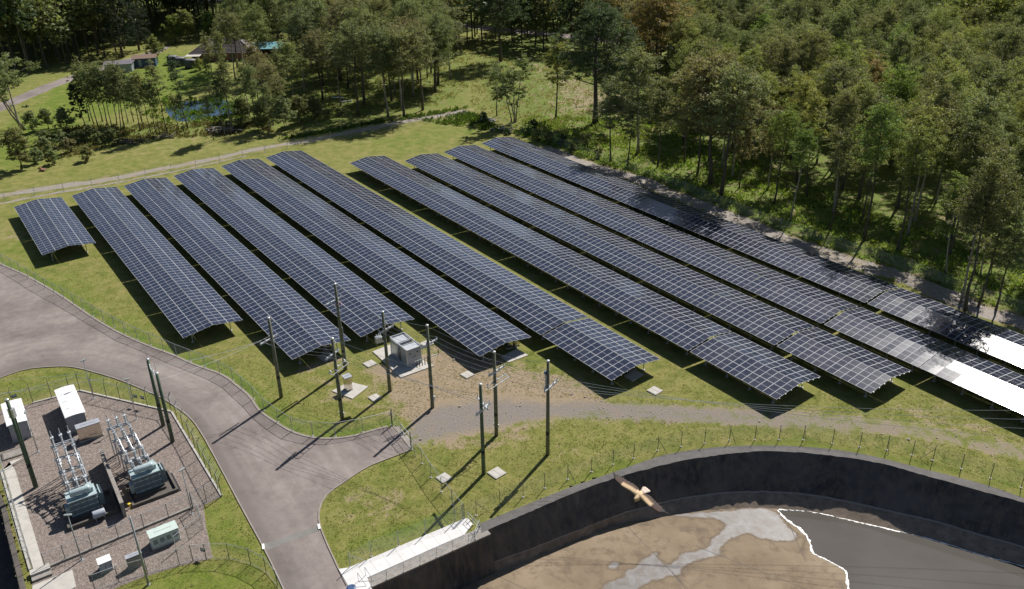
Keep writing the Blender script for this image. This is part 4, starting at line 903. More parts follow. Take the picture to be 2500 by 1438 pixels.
def tufts():
    """rank grass and weeds at the wood's edge, ground cover nobody could count"""
    rs = np.random.RandomState(12); pos = []; hs = []; cols = []
    def scatter(px, n, h, col):
        pl = xy(P(px)); x0, x1 = min(p[0] for p in pl), max(p[0] for p in pl); y0, y1 = min(p[1] for p in pl), max(p[1] for p in pl)
        X = rs.uniform(x0, x1, n * 3); Y = rs.uniform(y0, y1, n * 3); k = pip(X, Y, pl) & (dline(X, Y, xy(rtrack)) > 2.2) & (dline(X, Y, xy(perim)) > 1.4)
        X, Y = X[k][:n], Y[k][:n]; g = np.sin(X * 0.5) * np.cos(Y * 0.43) + rs.normal(0, 0.5, len(X)); k = g > -0.25
        pos.append(np.stack([X[k], Y[k]], 1)); hs.append(h * rs.uniform(0.5, 1.4, k.sum())); cols.append(np.array(col)[None] * rs.uniform(0.7, 1.35, (k.sum(), 1)) * rs.uniform(0.9, 1.1, (k.sum(), 3)))
    scatter([(1240, 318), (1420, 392), (1650, 498), (1900, 590), (2150, 680), (2500, 790), (2600, 700), (2200, 540), (1900, 420), (1640, 300), (1300, 280)], 9000, 0.5, (0.21, 0.28, 0.06))
    scatter([(1150, 130), (1300, 120), (1640, 200), (1700, 330), (1450, 360), (1250, 300), (1150, 260)], 9000, 0.32, (0.30, 0.27, 0.12))
    scatter([(680, 340), (900, 300), (1140, 262), (1180, 290), (1230, 325), (1000, 290), (900, 315), (760, 335)], 2500, 0.6, (0.10, 0.155, 0.03))
    scatter([(120, 395), (330, 345), (660, 322), (660, 290), (400, 300), (180, 310), (80, 350)], 3500, 0.5, (0.14, 0.125, 0.05))
    scatter([(400, 300), (600, 300), (600, 240), (400, 240), (330, 270)], 900, 0.7, (0.11, 0.17, 0.03))
    scatter([(650, 290), (780, 300), (1090, 255), (1160, 200), (1150, 110), (760, 130), (660, 210)], 7000, 0.4, (0.25, 0.25, 0.09))
    p = np.concatenate(pos); h = np.concatenate(hs); c = np.concatenate(cols); k = len(p); nb = 7
    a = rs.uniform(0, 6.28, (k, nb)); r = rs.uniform(0.02, 0.28, (k, nb)) * (h[:, None] / 0.5); l = rs.uniform(0.25, 0.6, (k, nb)) * h[:, None]; hh = h[:, None] * rs.uniform(0.5, 1.1, (k, nb)); wd = 0.09 * (h[:, None] / 0.5) * np.ones((k, nb))
    bx, by = p[:, :1] + np.cos(a) * r, p[:, 1:] + np.sin(a) * r
    tx, ty = bx + np.cos(a) * l, by + np.sin(a) * l; sx, sy = -np.sin(a) * wd, np.cos(a) * wd
    V = np.stack([np.stack([bx, by, np.zeros_like(bx)], -1), np.stack([bx + (tx - bx) * .5 + sx, by + (ty - by) * .5 + sy, hh * .6], -1), np.stack([tx, ty, hh], -1), np.stack([bx + (tx - bx) * .5 - sx, by + (ty - by) * .5 - sy, hh * .6], -1)], 2).reshape(-1, 4, 3)
    tint = np.repeat(c, nb, axis=0); me = leaf_mesh('rank_grass', V, tint); o = link('rank_grass', me, kind='stuff', label='rank green grass and weeds growing under and beside the trees'); o.color = (1, 1, 1, 1)
tufts()
def lawn():
    """short uneven grass on the near lawns, and stones on the bare ground"""
    rs = np.random.RandomState(31); X = rs.uniform(-75, 62, 150000); Y = rs.uniform(52, 128, 150000)
    den = np.clip(1.25 - (Y - 52) / 85, 0.15, 1); keep = rs.rand(len(X)) < den
    u = np.sin(X * 0.9 + 2 * np.sin(Y * 0.35)) * np.cos(Y * 0.8 + 1.5 * np.sin(X * 0.3)) + rs.normal(0, 0.45, len(X)); keep &= u > -0.9
    X, Y = X[keep], Y[keep]
    bad = pip(X, Y, xy(road_poly)) | pip(X, Y, basin_poly) | pip(X, Y, canal_poly)
    bad |= sdf(X, Y, xy(P([(985, 1058), (1080, 985), (1200, 972), (1455, 986), (1420, 1006), (1300, 1030), (1150, 1056), (1040, 1082)]))) > -0.8
    bad |= pip(X, Y, xy([at(-90, 1020), at(78, 985), at(196, 954), at(419, 1006), at(541, 1212), at(497, 1235), at(505, 1291), at(520, 1363), at(431, 1384), at(349, 1410), at(217, 1462), at(77, 1462), at(80, 1388), at(0, 1113)]))
    bad |= pip(X, Y, xy(P([(815, 1400), (852, 1380), (1132, 1262), (1160, 1270), (1180, 1320), (900, 1460), (840, 1460)])))
    bad |= dline(X, Y, xy(RU)) < 0.45; bad |= dline(X, Y, xy(RL)) < 0.3; bad |= dline(X, Y, xy(RR)) < 0.3; bad |= dline(X, Y, xy(RO)) < 0.9; bad |= dline(X, Y, xy(gtrack)) < 1.6
    a_ = X * AD.x + Y * AD.y; l_ = X * AN.x + Y * AN.y
    for lat, near_, nb, _ in ARR: bad |= (np.abs(l_ - lat) < HALF + 0.3) & (a_ > near_ - 0.2) & (a_ < near_ + nb * BLOCK)
    for c_, rr in ((Vector((-13.8, 92.5, 0)), 4.2), (at(852, 955), 2.2)): bad |= np.hypot(X - c_.x, Y - c_.y) < rr
    X, Y = X[~bad], Y[~bad]; X, Y = X[:60000], Y[:60000]; k = len(X); nb = 4; h = rs.uniform(0.025, 0.06, k) * (1 + 0.8 * (rs.rand(k) < 0.03))
    g = np.sin(X * 0.21 + 1.7 * np.cos(Y * 0.13)) + 0.6 * np.cos(Y * 0.33 + X * 0.1) + rs.normal(0, 0.5, k); t_ = np.clip(0.5 + 0.35 * g, 0, 1)[:, None]
    col = (np.array([0.20, 0.225, 0.052])[None] * t_ + np.array([0.36, 0.32, 0.13])[None] * (1 - t_)) * rs.uniform(0.8, 1.25, (k, 1))
    a = rs.uniform(0, 6.28, (k, nb)); r = rs.uniform(0, 0.16, (k, nb)); bx, by = X[:, None] + np.cos(a) * r, Y[:, None] + np.sin(a) * r; l = h[:, None] * rs.uniform(0.5, 1.3, (k, nb)); hh = h[:, None] * rs.uniform(0.6, 1.1, (k, nb)); tx, ty = bx + np.cos(a) * l, by + np.sin(a) * l; sx, sy = -np.sin(a) * 0.05, np.cos(a) * 0.05
    V = np.stack([np.stack([bx, by, np.zeros_like(bx)], -1), np.stack([bx + (tx - bx) * .5 + sx, by + (ty - by) * .5 + sy, hh * .7], -1), np.stack([tx, ty, hh], -1), np.stack([bx + (tx - bx) * .5 - sx, by + (ty - by) * .5 - sy, hh * .7], -1)], 2).reshape(-1, 4, 3)
    o = link('lawn_grass', leaf_mesh('lawn_grass', V, np.repeat(col, nb, axis=0)), kind='stuff', label='short uneven lawn grass round the road, arrays and basin'); o.color = (1, 1, 1, 1)
    mb = MB(); r_ = random.Random(9)
    for px, n_ in (([(900, 905), (1000, 850), (1130, 832), (1250, 890), (1420, 920), (1490, 962), (1440, 1012), (1300, 1045), (1100, 1092), (985, 1085), (950, 1015)], 200), ([(1430, 985), (2100, 1005), (2560, 1090), (2560, 1130), (2100, 1065), (1500, 1035)], 130)):
        pl = xy(P(px)); x0, x1 = min(p[0] for p in pl), max(p[0] for p in pl); y0, y1 = min(p[1] for p in pl), max(p[1] for p in pl); xx = rs.uniform(x0, x1, n_ * 3); yy = rs.uniform(y0, y1, n_ * 3); kk = pip(xx, yy, pl)
        for x, y in list(zip(xx[kk], yy[kk]))[:n_]: s_ = r_.uniform(0.03, 0.09) * (1.8 if r_.random() < 0.08 else 1); mb.sphere((x, y, s_ * 0.3), s_, 5, 3, sc=(r_.uniform(.7, 1.4), r_.uniform(.7, 1.4), r_.uniform(.5, .8)))
    mb.build('stones', M['kerb'], kind='stuff', label='small loose stones on the bare ground and gravel')
lawn()

# ------------------------------------------------------------------ fences
def chain_sheet(pts, h, z0=0.04, arm=None):
    """chain wire between posts: a sheet with UV in metres"""
    me = bpy.data.meshes.new('chain_wire'); vs = []; fs = []; uv = []; L = 0
    for i, p in enumerate(pts):
        if i: L += (pts[i] - pts[i - 1]).length
        vs += [(p.x, p.y, z0), (p.x, p.y, h)]; uv.append(L)
    for i in range(len(pts) - 1): fs.append((2 * i, 2 * i + 2, 2 * i + 3, 2 * i + 1))
    me.from_pydata(vs, [], fs); me.update(); l = me.uv_layers.new(name='UVMap')
    for i in range(len(pts) - 1):
        for k, (j, hh) in enumerate(((i, z0), (i + 1, z0), (i + 1, h), (i, h))): l.data[i * 4 + k].uv = (uv[j], hh)
    me.materials.append(M['chain']); return me
def post_m(h, r=0.035, arm=0.0, foot=True, mat='galv_dull', side=None):
    mb = MB(); mb.cyl((0, 0, 0), (0, 0, h), r, n=6)
    if foot: mb.cyl((0, 0, 0), (0, 0, 0.05), 0.13, n=7, mi=1)
    return mb.mesh('post', [M[mat], M['concrete']])
PM = {}
def fence(label, pts, h=1.9, rail=True, mat='galv_dull', arms=None, group=None, braces=(), foot=True, name='chain_link_fence', wire=True, cat='fence', rails2=False):
    c = pts[len(pts) // 2]; t = thing(name, label, cat, (c.x, c.y, 0), 0, group); q = [p - c for p in pts]
    key = (h, mat, foot)
    if key not in PM: PM[key] = post_m(h, mat=mat, foot=foot)
    for i, p in enumerate(q):
        link('post', PM[key], t, loc=(p.x, p.y, 0))
        if arms is not None:
            d = (q[min(i + 1, len(q) - 1)] - q[max(i - 1, 0)]).normalized(); o = Vector((d.y, -d.x, 0)) * arms
            MB().cyl(p + Vector((0, 0, h)), p + o * 0.35 + Vector((0, 0, h + 0.5)), 0.028, n=5).build('barb_arm', M[mat], t)
    if rail: MB().tube([p + Vector((0, 0, h - 0.03)) for p in q], 0.025, 5).build('top_rail', M['galv'], t)
    if rails2: MB().tube([p + Vector((0, 0, 0.12)) for p in q], 0.02, 5).build('bottom_rail', M['galv'], t)
    if arms is not None:
        for k in (0.33, 0.66, 1.0):
            pts2 = []
            for i, p in enumerate(q):
                d = (q[min(i + 1, len(q) - 1)] - q[max(i - 1, 0)]).normalized(); o = Vector((d.y, -d.x, 0)) * arms
                pts2.append(p + o * 0.35 * k + Vector((0, 0, h + 0.5 * k)))
            MB().tube(pts2, 0.006, 3).build('barbed_wire', M['galv'], t)
    if wire: link('chain_wire', chain_sheet(q, h - 0.04), t)
    for i, (dx, dy) in braces:
        p = q[i]; MB().cyl(p + Vector((0, 0, h * 0.75)), p + Vector((dx, dy, 0)), 0.025, n=5).build('brace', M[mat], t)
    return t
def AG(P1, P2, w1): return None
rf = P([(-90, 592), (-40, 620), (8.8, 645.5), (29, 656), (50, 668), (70, 680), (89, 693), (111, 704.5), (133, 717.7), (156, 729), (180, 742.5), (204, 756), (228, 771), (253, 785), (280, 800), (306, 816), (336, 828.6), (368.6, 842), (400, 856), (432, 870), (466, 883), (501, 897), (537, 912), (569, 929.5), (592, 950), (620, 975), (645, 1003), (679, 1030), (714, 1052), (764, 1064), (819, 1066), (886.6, 1055), (956.4, 1037.8)])
fence('long curving chain-link fence between the road kerb and the arrays', rf, 1.85, braces=((15, (1.5, -1.0)), (28, (1.3, 1.2)), (32, (-1.6, 0.9))))
g0, g1 = at(958, 1039), at(1004, 1096); gm = (g0 + g1) / 2
tg = thing('mesh_gate', 'double chain-link gate where the road meets the gravel pad', 'gate', (gm.x, gm.y, 0))
for a, b in ((g0, gm), (g1, gm)):
    a2, b2 = a - gm, (b - gm) - (b - a).normalized() * 0.04; mb = MB()
    for z in (0.12, 1.0, 1.8): mb.cyl(a2 + Vector((0, 0, z)), b2 + Vector((0, 0, z)), 0.025, n=5)
    for p in (a2, b2): mb.cyl(p + Vector((0, 0, 0.1)), p + Vector((0, 0, 1.85)), 0.03, n=6)
    lf = mb.build('gate_leaf', M['galv'], tg); link('chain_wire', chain_sheet([a2, b2], 1.8, 0.12), lf)
for p in (g0, g1): MB().cyl(p - gm, p - gm + Vector((0, 0, 2.2)), 0.06, n=8).build('gate_post', M['post'], tg)
fence('straight chain-link fence from the gate down to the white walkway', P([(1005, 1098), (1030.6, 1131.8), (1052, 1166), (1078, 1201), (1104, 1233), (1131, 1267)]), 1.9, braces=((0, (0.6, -1.3)), (4, (0.4, -1.2))))
fence('chain-link fence along the grass edge of the white walkway', P([(1129, 1270), (1110, 1278), (1039, 1306), (973, 1333.5), (906.7, 1359), (855, 1386)]), 1.9, rail=False, braces=((5, (1.3, 0.8)),))
bf = P([(1134, 1268), (1163, 1258.6), (1220.6, 1235.5), (1277, 1214), (1330, 1192), (1386, 1170.7), (1444, 1152), (1496.6, 1134), (1547, 1119), (1605.6, 1100), (1662.6, 1090.7), (1720, 1082), (1781, 1075), (1842.7, 1074), (1901.8, 1074), (1961, 1074), (2032, 1083), (2098.5, 1091.5), (2165, 1099), (2226.6, 1111.5), (2277, 1124), (2346, 1145), (2417.6, 1167.6), (2492.4, 1191), (2570, 1219), (2650, 1250)])
fence('chain-link fence curving along the rim of the empty basin', bf, 1.95, rail=False, mat='post', braces=((1, (1.0, 0.7)), (5, (0.8, -0.6)), (9, (0.9, -0.5)), (12, (0.5, -0.6)), (15, (0.1, -0.7)), (18, (-0.1, -0.7)), (20, (-1.2, 0.3))))
fence('faint chain-link fence beyond the perimeter track behind the left arrays', resample([at(u, v) for u, v in ((-60, 505), (0, 492), (128, 472), (270, 448), (400, 424), (520, 400), (640, 374), (760, 352), (880, 330), (1000, 305), (1150, 283))], 5.0), 1.9, rail=False)
fence('faint chain-link fence along the forest side of the outermost array', resample([at(u, v) for u, v in ((1160, 285), (1290, 328), (1420, 378), (1520, 408), (1608, 440), (1736, 493), (1843, 535), (1978, 585), (2112, 628), (2219, 662), (2380, 728), (2481, 760), (2600, 800))], 4.5), 1.9, rail=False)

# walkway, handrails, stair
wk = P([(827, 1392), (852, 1388), (1039, 1309), (1132, 1269.6), (1143, 1268), (1154, 1281.6), (1133.6, 1308), (1060, 1340), (896.8, 1412.8), (906, 1436), (915, 1452), (858, 1452), (852, 1435)])
structure('walkway', MB().prism(xy(wk), -0.2, 0.14), M['concrete_new'])
for k in range(9):
    a = at(852, 1388, .145).lerp(at(1132, 1270, .145), (k + 0.6) / 9.4); n_ = wn
    structure('walkway_joint', MB().sheet(xy([a, a + wdir * 0.03, a + wdir * 0.03 + wn * 1.75, a + wn * 1.75]), 0.1435), M['concrete'])
def handrail(label, pts, h=1.05, zb=0.1, name='handrail'):
    c = pts[0]; t = thing(name, label, 'handrail', (c.x, c.y, zb)); q = [Vector((p.x - c.x, p.y - c.y, 0)) for p in pts]
    for p in q: MB().cyl(p, p + Vector((0, 0, h)), 0.024, n=6).cyl(p, p + Vector((0, 0, 0.03)), 0.07, n=6).build('post', M['galv'], t)
    for z in (h, h * 0.52): MB().tube([p + Vector((0, 0, z)) for p in q], 0.022, 6).build('rail', M['galv'], t)
hr = P([(908, 1430), (944.8, 1414), (986.4, 1395), (1026.4, 1377.6), (1067, 1359), (1106.4, 1341.6), (1144.8, 1326), (1160, 1318)], 0.1)
handrail('long galvanised handrail on the wall edge of the walkway', hr)
handrail('short galvanised handrail closing the end of the walkway', P([(1160, 1318), (1168, 1297), (1172, 1290)], 0.1))
handrail('short sloping handrail on the grass side of the walkway end', P([(1142, 1268), (1155, 1281), (1167, 1293)], 0.1), 0.9)
def stair():
    p0, p1 = at(884, 1412, 0.1), at(922, 1470, -1.6); t = thing('steel_stair', 'galvanised steel stair going down from the walkway at the bottom edge', 'stair', (p0.x, p0.y, 0.1))
    d = p1 - p0; sx = Vector((-d.y, d.x, 0)).normalized() * 0.42
    for s in (-1, 1):
        MB().bar(sx * s, d + sx * s, 0.05, 0.2).build('stringer', M['galv'], t)
        MB().tube([sx * s + Vector((0, 0, 1.0)), d + sx * s + Vector((0, 0, 1.0))], 0.024).cyl(sx * s, sx * s + Vector((0, 0, 1.0)), 0.024, n=6).cyl(d + sx * s, d + sx * s + Vector((0, 0, 1.0)), 0.024, n=6).build('stair_rail', M['galv'], t)
    for k in range(8): MB().bar(d * ((k + .5) / 8) - sx, d * ((k + .5) / 8) + sx, 0.24, 0.03).build('tread', M['galv'], t)
stair()
MB().lathe((at(858, 1440).x, at(858, 1440).y, 0.14), [(0.0, 0), (0.42, 0), (0.42, 0.10), (0.30, 0.16), (0.0, 0.16)], 16).build('hatch_cover', M['blue_shed'], label='dark blue round hatch cover on the walkway at the bottom edge', cat='hatch')

# ------------------------------------------------------------------ poles and lines
def insul(mb, p, h=0.32, r=0.055, mi=0, axis=(0, 0, 1)):
    k = 5; pr = []
    for i in range(k):
        z = h * i / k; pr += [(r * 0.5, z), (r * 1.25, z + h / k * 0.35), (r * 0.5, z + h / k * 0.7)]
    mb.lathe(p, pr + [(r * 0.4, h)], 8, mi, axis)
POLES = {}
def pole(key, u, v, vt, label, arms=(), mat='wood', band=2.6, lean=0.0, r=0.19):
    b = at(u, v); h = on_pole(b, vt); t = thing('utility_pole', label, 'utility pole', (b.x, b.y, 0), 0, 'timber utility poles')
    t['h'] = h
    MB().tube([(0, 0, 0), (0, 0, h * 0.5), (0, 0, h)], [r * 1.15, r, r * 0.82], 10).build('shaft', M[mat], t, sm=True)
    MB().lathe((0, 0, h), [(r * 0.86, -0.12), (r * 0.9, 0.0), (r * 0.5, 0.05), (0.01, 0.06)], 10).build('cap', M['galv'], t)
    MB().cyl((0, 0, band), (0, 0, band + 0.42), r * 1.13, n=10).build('marker_band', M['band'], t)
    tips = []
    for (u0, v0, u1, v1) in arms:
        z = on_pole(b, (v0 + v1) / 2); a, c = at(u0, v0, z) - b, at(u1, v1, z) - b; a.z = c.z = z
        d = (c - a).normalized(); off = Vector((-d.y, d.x, 0)) * (r + 0.05); a, c = a + off, c + off
        ar = MB().bar(a, c, 0.16, 0.16).build('crossarm', M['porcelain'], t)
        for f in (0.04, 0.33, 0.67, 0.96):
            q = a.lerp(c, f); mb = MB(); insul(mb, q + Vector((0, 0, 0.06)), 0.3, 0.05); mb.build('insulator', M['porcelain'], ar, sm=True); tips.append(b + q + Vector((0, 0, 0.36)))
        for f in (0.22, 0.78): MB().bar(a.lerp(c, f), Vector((0, 0, z - 0.65)) + off * 0.4, 0.03, 0.03).build('arm_brace', M['galv'], ar)
    POLES[key] = (b, h, tips, t); return t
pole('A', 687, 970, 775, 'timber pole standing alone on the grass in front of the second array', [(638.8, 842.8, 680, 819)])
pole('B', 843, 903, 692, 'tallest timber pole, close behind the one by the small steel cabinet', [(799, 746.4, 836.7, 726.3)], r=0.19)
pole('C', 952, 955, 760, 'timber pole just left of the grey inverter station with a grey switch box', [(928.2, 815.7, 963.9, 796.2)])
pole('D', 1056, 995, 793, 'timber pole just right of the grey inverter station with cable ends', [(1032.4, 852.7, 1071, 829)])
pole('E', 836, 1025, 825, 'timber pole beside the small steel cabinet with a steel fuse frame', [(800.4, 879, 831.7, 855.3)])
pole('T', 1212, 1063, 858, 'timber pole at the middle of the gravel pad with a fuse frame', [(1197.6, 920, 1236.5, 893.9)])
pole('M', 1181, 1157, 937, 'timber pole nearest the camera with crossed arms, beside a pit lid', [(1160, 971.5, 1186.4, 1001.5), (1167.6, 1016.5, 1201.4, 985)], mat='wood_green')
pole('R', 1337, 1110, 880, 'rightmost timber pole on the grass with one arm', [(1334, 959, 1366.6, 930)])
pole('S', 88, 1190, 975, 'green timber pole inside the substation before the left white cabin', [], mat='wood_green', r=0.2)
pole('U1', 399, 1039.6, 876, 'rear one of the two poles joined by a beam in the substation corner', [], mat='wood_green')
pole('U2', 422, 1079, 910, 'front one of the two poles joined by a beam in the substation corner', [], mat='wood_green')
# beam between the twin poles
b1, h1, _, t1 = POLES['U1']; b2, h2, _, _ = POLES['U2']; MB().bar(Vector((0, 0, h1 - 0.9)), b2 - b1 + Vector((0, 0, h1 - 0.9)), 0.12, 0.16).build('cross_beam', M['galv'], t1)
for f in (0.1, 0.5, 0.9):
    mb = MB(); insul(mb, (b2 - b1) * f + Vector((0, 0, h1 - 0.82)), 0.35, 0.06); mb.build('insulator', M['porcelain'], t1)
def gear(key, z, d, label_parts):
    pass
def fuse_frame(key, u0, v0, u1, v1):
    b, h, tips, t = POLES[key]; z = on_pole(b, (v0 + v1) / 2); a, c = at(u0, v0, z) - b, at(u1, v1, z) - b; a.z = c.z = z; d = (c - a).normalized(); s = Vector((-d.y, d.x, 0)) * 0.32
    mb = MB()
    for o in (s, -s): mb.bar(a + o, c + o, 0.06, 0.08)
    for f in (0, 0.33, 0.67, 1): mb.bar(a.lerp(c, f) - s, a.lerp(c, f) + s, 0.05, 0.06)
    fr = mb.build('fuse_frame', M['galv'], t)
    for f in (0.05, 0.5, 0.95):
        m2 = MB(); p = a.lerp(c, f) + s * 0.8; insul(m2, p + Vector((0, 0, 0.04)), 0.34, 0.05); m2.bar(p + Vector((0, 0, 0.4)), p - s * 0.8 + Vector((0, 0, 0.25)), 0.03, 0.03); m2.build('fuse', M['porcelain'], fr)
    return z
fuse_frame('E', 807.9, 914, 846.7, 884); fuse_frame('T', 1192.6, 947.7, 1237.7, 917.6)
b, h, _, t = POLES['E']; MB().tube([(0.2, 0.02, 0.9), (0.2, 0.02, 5.2)], 0.03).build('conduit', M['galv'], t); MB().box((-0.22, 0, 1.0), (0.14, 0.14, 0.28)).box((0.24, 0, 0.9), (0.12, 0.14, 0.25)).build('switch_handle', M['white'], t)
b, h, _, t = POLES['T']; MB().tube([(0.2, 0.02, 1.3), (0.2, 0.02, 6.6)], 0.03).build('conduit', M['galv'], t); MB().box((-0.22, 0, 1.5), (0.14, 0.14, 0.28)).box((0.24, 0, 1.3), (0.12, 0.14, 0.25)).build('switch_handle', M['white'], t)
b, h, _, t = POLES['B']; MB().tube([(0.22, 0.05, 0.0), (0.22, 0.05, 6.0)], 0.06).tube([(-0.2, 0.1, 0.0), (-0.2, 0.1, 5.5)], 0.045).build('conduit', M['galv_dull'], t)
mb = MB()
for k in (-1, 0, 1): insul(mb, (0.1 + 0.25 * k, 0.2 * k, h - 2.9 - 0.1 * k), 0.4, 0.06)
mb.build('red_insulator', M['red'], t)
b, h, _, t = POLES['C']; MB().box((-0.75, 0.1, 7.0), (0.75, 0.55, 0.7), rz=0.5).build('switch_box', M['galv'], t)
mb = MB()
for k in (-1, 0, 1): insul(mb, (-0.75 + 0.22 * k, 0.1 + 0.1 * k, 7.36), 0.35, 0.05)
mb.build('bushing', M['porcelain'], t); MB().bar((0, 0, 6.8), (-0.75, 0.1, 6.7), 0.08, 0.08).build('bracket', M['galv'], t)
b, h, _, t = POLES['D']; mb = MB()
for k in range(5): mb.cyl((-0.2 - 0.28 * k, -0.05 - 0.18 * k, 5.9), (-0.2 - 0.28 * k, -0.05 - 0.18 * k, 6.9), 0.055, 0.03, n=7)
mb.build('cable_termination', M['black'], t); MB().bar((0.9, 0.55, 6.75), (-1.5, -0.95, 6.75), 0.07, 0.08).build('bracket', M['galv'], t); MB().box((0.28, -0.05, 1.3), (0.2, 0.2, 0.6)).build('meter_box', M['galv'], t)
mb = MB(); insul(mb, (1.0, 0.62, 6.8), 0.5, 0.06); mb.build('insulator', M['brownins'], t)
b, h, _, t = POLES['R']; mb = MB(); insul(mb, (-0.24, 0, h - 3.2), 1.7, 0.10); mb.build('surge_arrester', M['porcelain'], t); MB().box((-0.24, 0, h - 1.4), (0.3, 0.22, 0.3)).box((-0.24, 0, h - 3.4), (0.3, 0.22, 0.35)).build('arrester_bracket', M['blue_shed'], t)
b, h, _, t = POLES['S']; MB().box((0.05, 0.05, h - 1.6), (0.5, 0.4, 1.0)).build('switch_box', M['galv'], t); MB().tube([(0.2, 0.06, 0.1), (0.22, 0.06, h - 2)], 0.05).build('conduit', M['wood_green'], t)
for k_ in ('U1', 'U2'):
    b, h, _, t = POLES[k_]; MB().tube([(0, 0, h), (0, 0, h + 1.3)], 0.018, 5).bar((-0.5, 0, h + 0.9), (0.5, 0.1, h + 0.9), 0.015, 0.015).bar((-0.3, -0.3, h + 0.5), (0.3, 0.3, h + 0.5), 0.015, 0.015).build('aerial', M['galv_dull'], t)

def wire(p, q, sag, label, r=0.016):
    t = [p.lerp(q, k / 14) - Vector((0, 0, 4 * sag * (k / 14) * (1 - k / 14))) for k in range(15)]; c = t[0].copy()
    MB().tube([x - c for x in t], r, 4).build('power_line', M['wire'], loc=c, label=label, cat='power line', group='overhead conductors')
def top(k): b, h, _, _ = POLES[k]; return b + Vector((0.05, 0.12, h - 0.25))
def span(a, b, la, lb, names):
    A, B = POLES[a][2], POLES[b][2]
    for i in range(4): wire(A[i], B[i], 0.35, f'{("first", "second", "third", "fourth")[i]} arm conductor {names}')
    wire(top(a), top(b), 0.3, f'pole-top conductor {names}')
span('A', 'E', 0, 0, 'from the lone front pole to the small cabinet pole'); span('B', 'C', 0, 0, 'from the tallest pole to the pole left of the inverter')
span('C', 'D', 0, 0, 'across the inverter station between its two poles'); span('D', 'T', 0, 0, 'from the inverter right pole to the mid pad pole')
span('E', 'M', 0, 0, 'from the small cabinet pole to the nearest crossed-arm pole'); span('T', 'R', 0, 0, 'from the mid pad pole to the rightmost pole')
far_r = [at(2640, 1000 + 26 * k, 7.5) for k in range(4)]
for i in range(4): wire(POLES['R'][2][i], far_r[i], 0.9, f'{("uppermost", "second", "third", "lowest")[i]} conductor running out of view to the right over the basin grass')
for i, (kk, f) in enumerate((('U1', 0.3), ('U1', 0.6), ('U2', 0.3))): wire(POLES['A'][2][i], POLES[kk][0] + Vector((0, 0, POLES[kk][1] - 0.6 - f)), 0.4, f'{("rear", "middle", "front")[i]} conductor from the lone front pole over the road to the substation')
far_l = [at(-120, 930 + 40 * k, 8.0) for k in range(2)]
for i in range(2): wire(POLES['U1'][0] + Vector((0, 0, POLES['U1'][1] - .7 - .5 * i)), far_l[i], 0.5, f'{("upper", "lower")[i]} conductor from the twin poles out of view to the left')

# ------------------------------------------------------------------ substation
SA = math.radians(34.0); EX = Vector((math.cos(SA), math.sin(SA), 0)); EY = Vector((-math.sin(SA), math.cos(SA), 0))
def z5(x, y, z=0.0): return at(x / 2.577, 880 + y / 2.577, z)
yard = [at(-90, 1020), z5(200, 272), z5(505, 192), z5(740, 245), z5(1080, 325), z5(1200, 500), z5(1395, 855), z5(1280, 915), z5(1300, 1060), z5(1340, 1245), z5(1110, 1300), z5(900, 1365), z5(560, 1500), z5(200, 1500), z5(205, 1310), z5(0, 600), at(-90, 1020)]
structure('substation_gravel', MB().sheet(xy(yard[:-1]), 0.02), M['gravel'])
structure('substation_path', MB().prism(xy([z5(22, 690), z5(150, 612), z5(60, 640), z5(95, 690), z5(275, 1290), z5(212, 1318)]), -0.1, 0.07), M['concrete'])
structure('substation_path', MB().prism(xy([z5(205, 1420), z5(455, 1318), z5(480, 1425), z5(300, 1520), z5(200, 1520)]), -0.1, 0.06), M['concrete'])
def cabinet(name, label, mid_front, wd, dp, h, body, roof=None, doors=2, over=0.04, rz=SA, plinth=0.12, cat='cabinet', pitch=0.0, vents=0, roofmat=None, handle=True):
    """box with plinth, door leaves, roof lid; its front middle stands at mid_front and it runs back from the viewer"""
    c = mid_front + EY * (dp / 2); t = thing(name, label, cat, (c.x, c.y, 0), rz)
    MB().box((0, 0, plinth / 2), (wd + 0.1, dp + 0.1, plinth)).build('plinth', M['concrete'], t)
    MB().box((0, 0, plinth + h / 2), (wd, dp, h)).build('body', M[body], t)
    mb = MB(); k = 5; ww, dd = wd + over * 2, dp + over * 2; vs = []
    for i in range(k + 1):
        f = i / k - 0.5; z = plinth + h + 0.002 + pitch * (1 - (2 * f) ** 2)
        for y in (-dd / 2, dd / 2): vs += [(f * ww, y, z), (f * ww, y, z + 0.06)]
    fs = []
    for i in range(k):
        a = i * 4; b = a + 4; fs += [(a + 1, b + 1, b + 3, a + 3), (a, a + 2, b + 2, b), (a, b, b + 1, a + 1), (a + 2, a + 3, b + 3, b + 2)]
    fs += [(0, 1, 3, 2), (k * 4, k * 4 + 2, k * 4 + 3, k * 4 + 1)]
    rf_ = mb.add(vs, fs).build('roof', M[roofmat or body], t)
    for i in range(1, max(2, int(dp / 1.6))):
        MB().box((0, -dd / 2 + i * dd / max(2, int(dp / 1.6)), plinth + h + 0.075 + pitch * 0.9), (ww * 0.6, 0.04, 0.03)).build('roof_seam', M[roofmat or body], rf_)
    for i in range(doors):
        dw = (wd - 0.16) / doors; d = MB().box((-wd / 2 + 0.08 + dw * (i + 0.5), -dp / 2 - 0.012, plinth + h * 0.5), (dw - 0.03, 0.03, h * 0.9)).build('door', M[body], t)
        if handle: MB().box((-wd / 2 + 0.08 + dw * (i + 0.85), -dp / 2 - 0.045, plinth + h * 0.5), (0.03, 0.035, 0.16)).build('handle', M['black'], d)
        if vents: MB().box((-wd / 2 + 0.08 + dw * (i + 0.5), -dp / 2 - 0.032, plinth + h * 0.55), (dw * 0.6, 0.012, h * 0.42)).build('vent', M['mint_dark'], d)
    return t
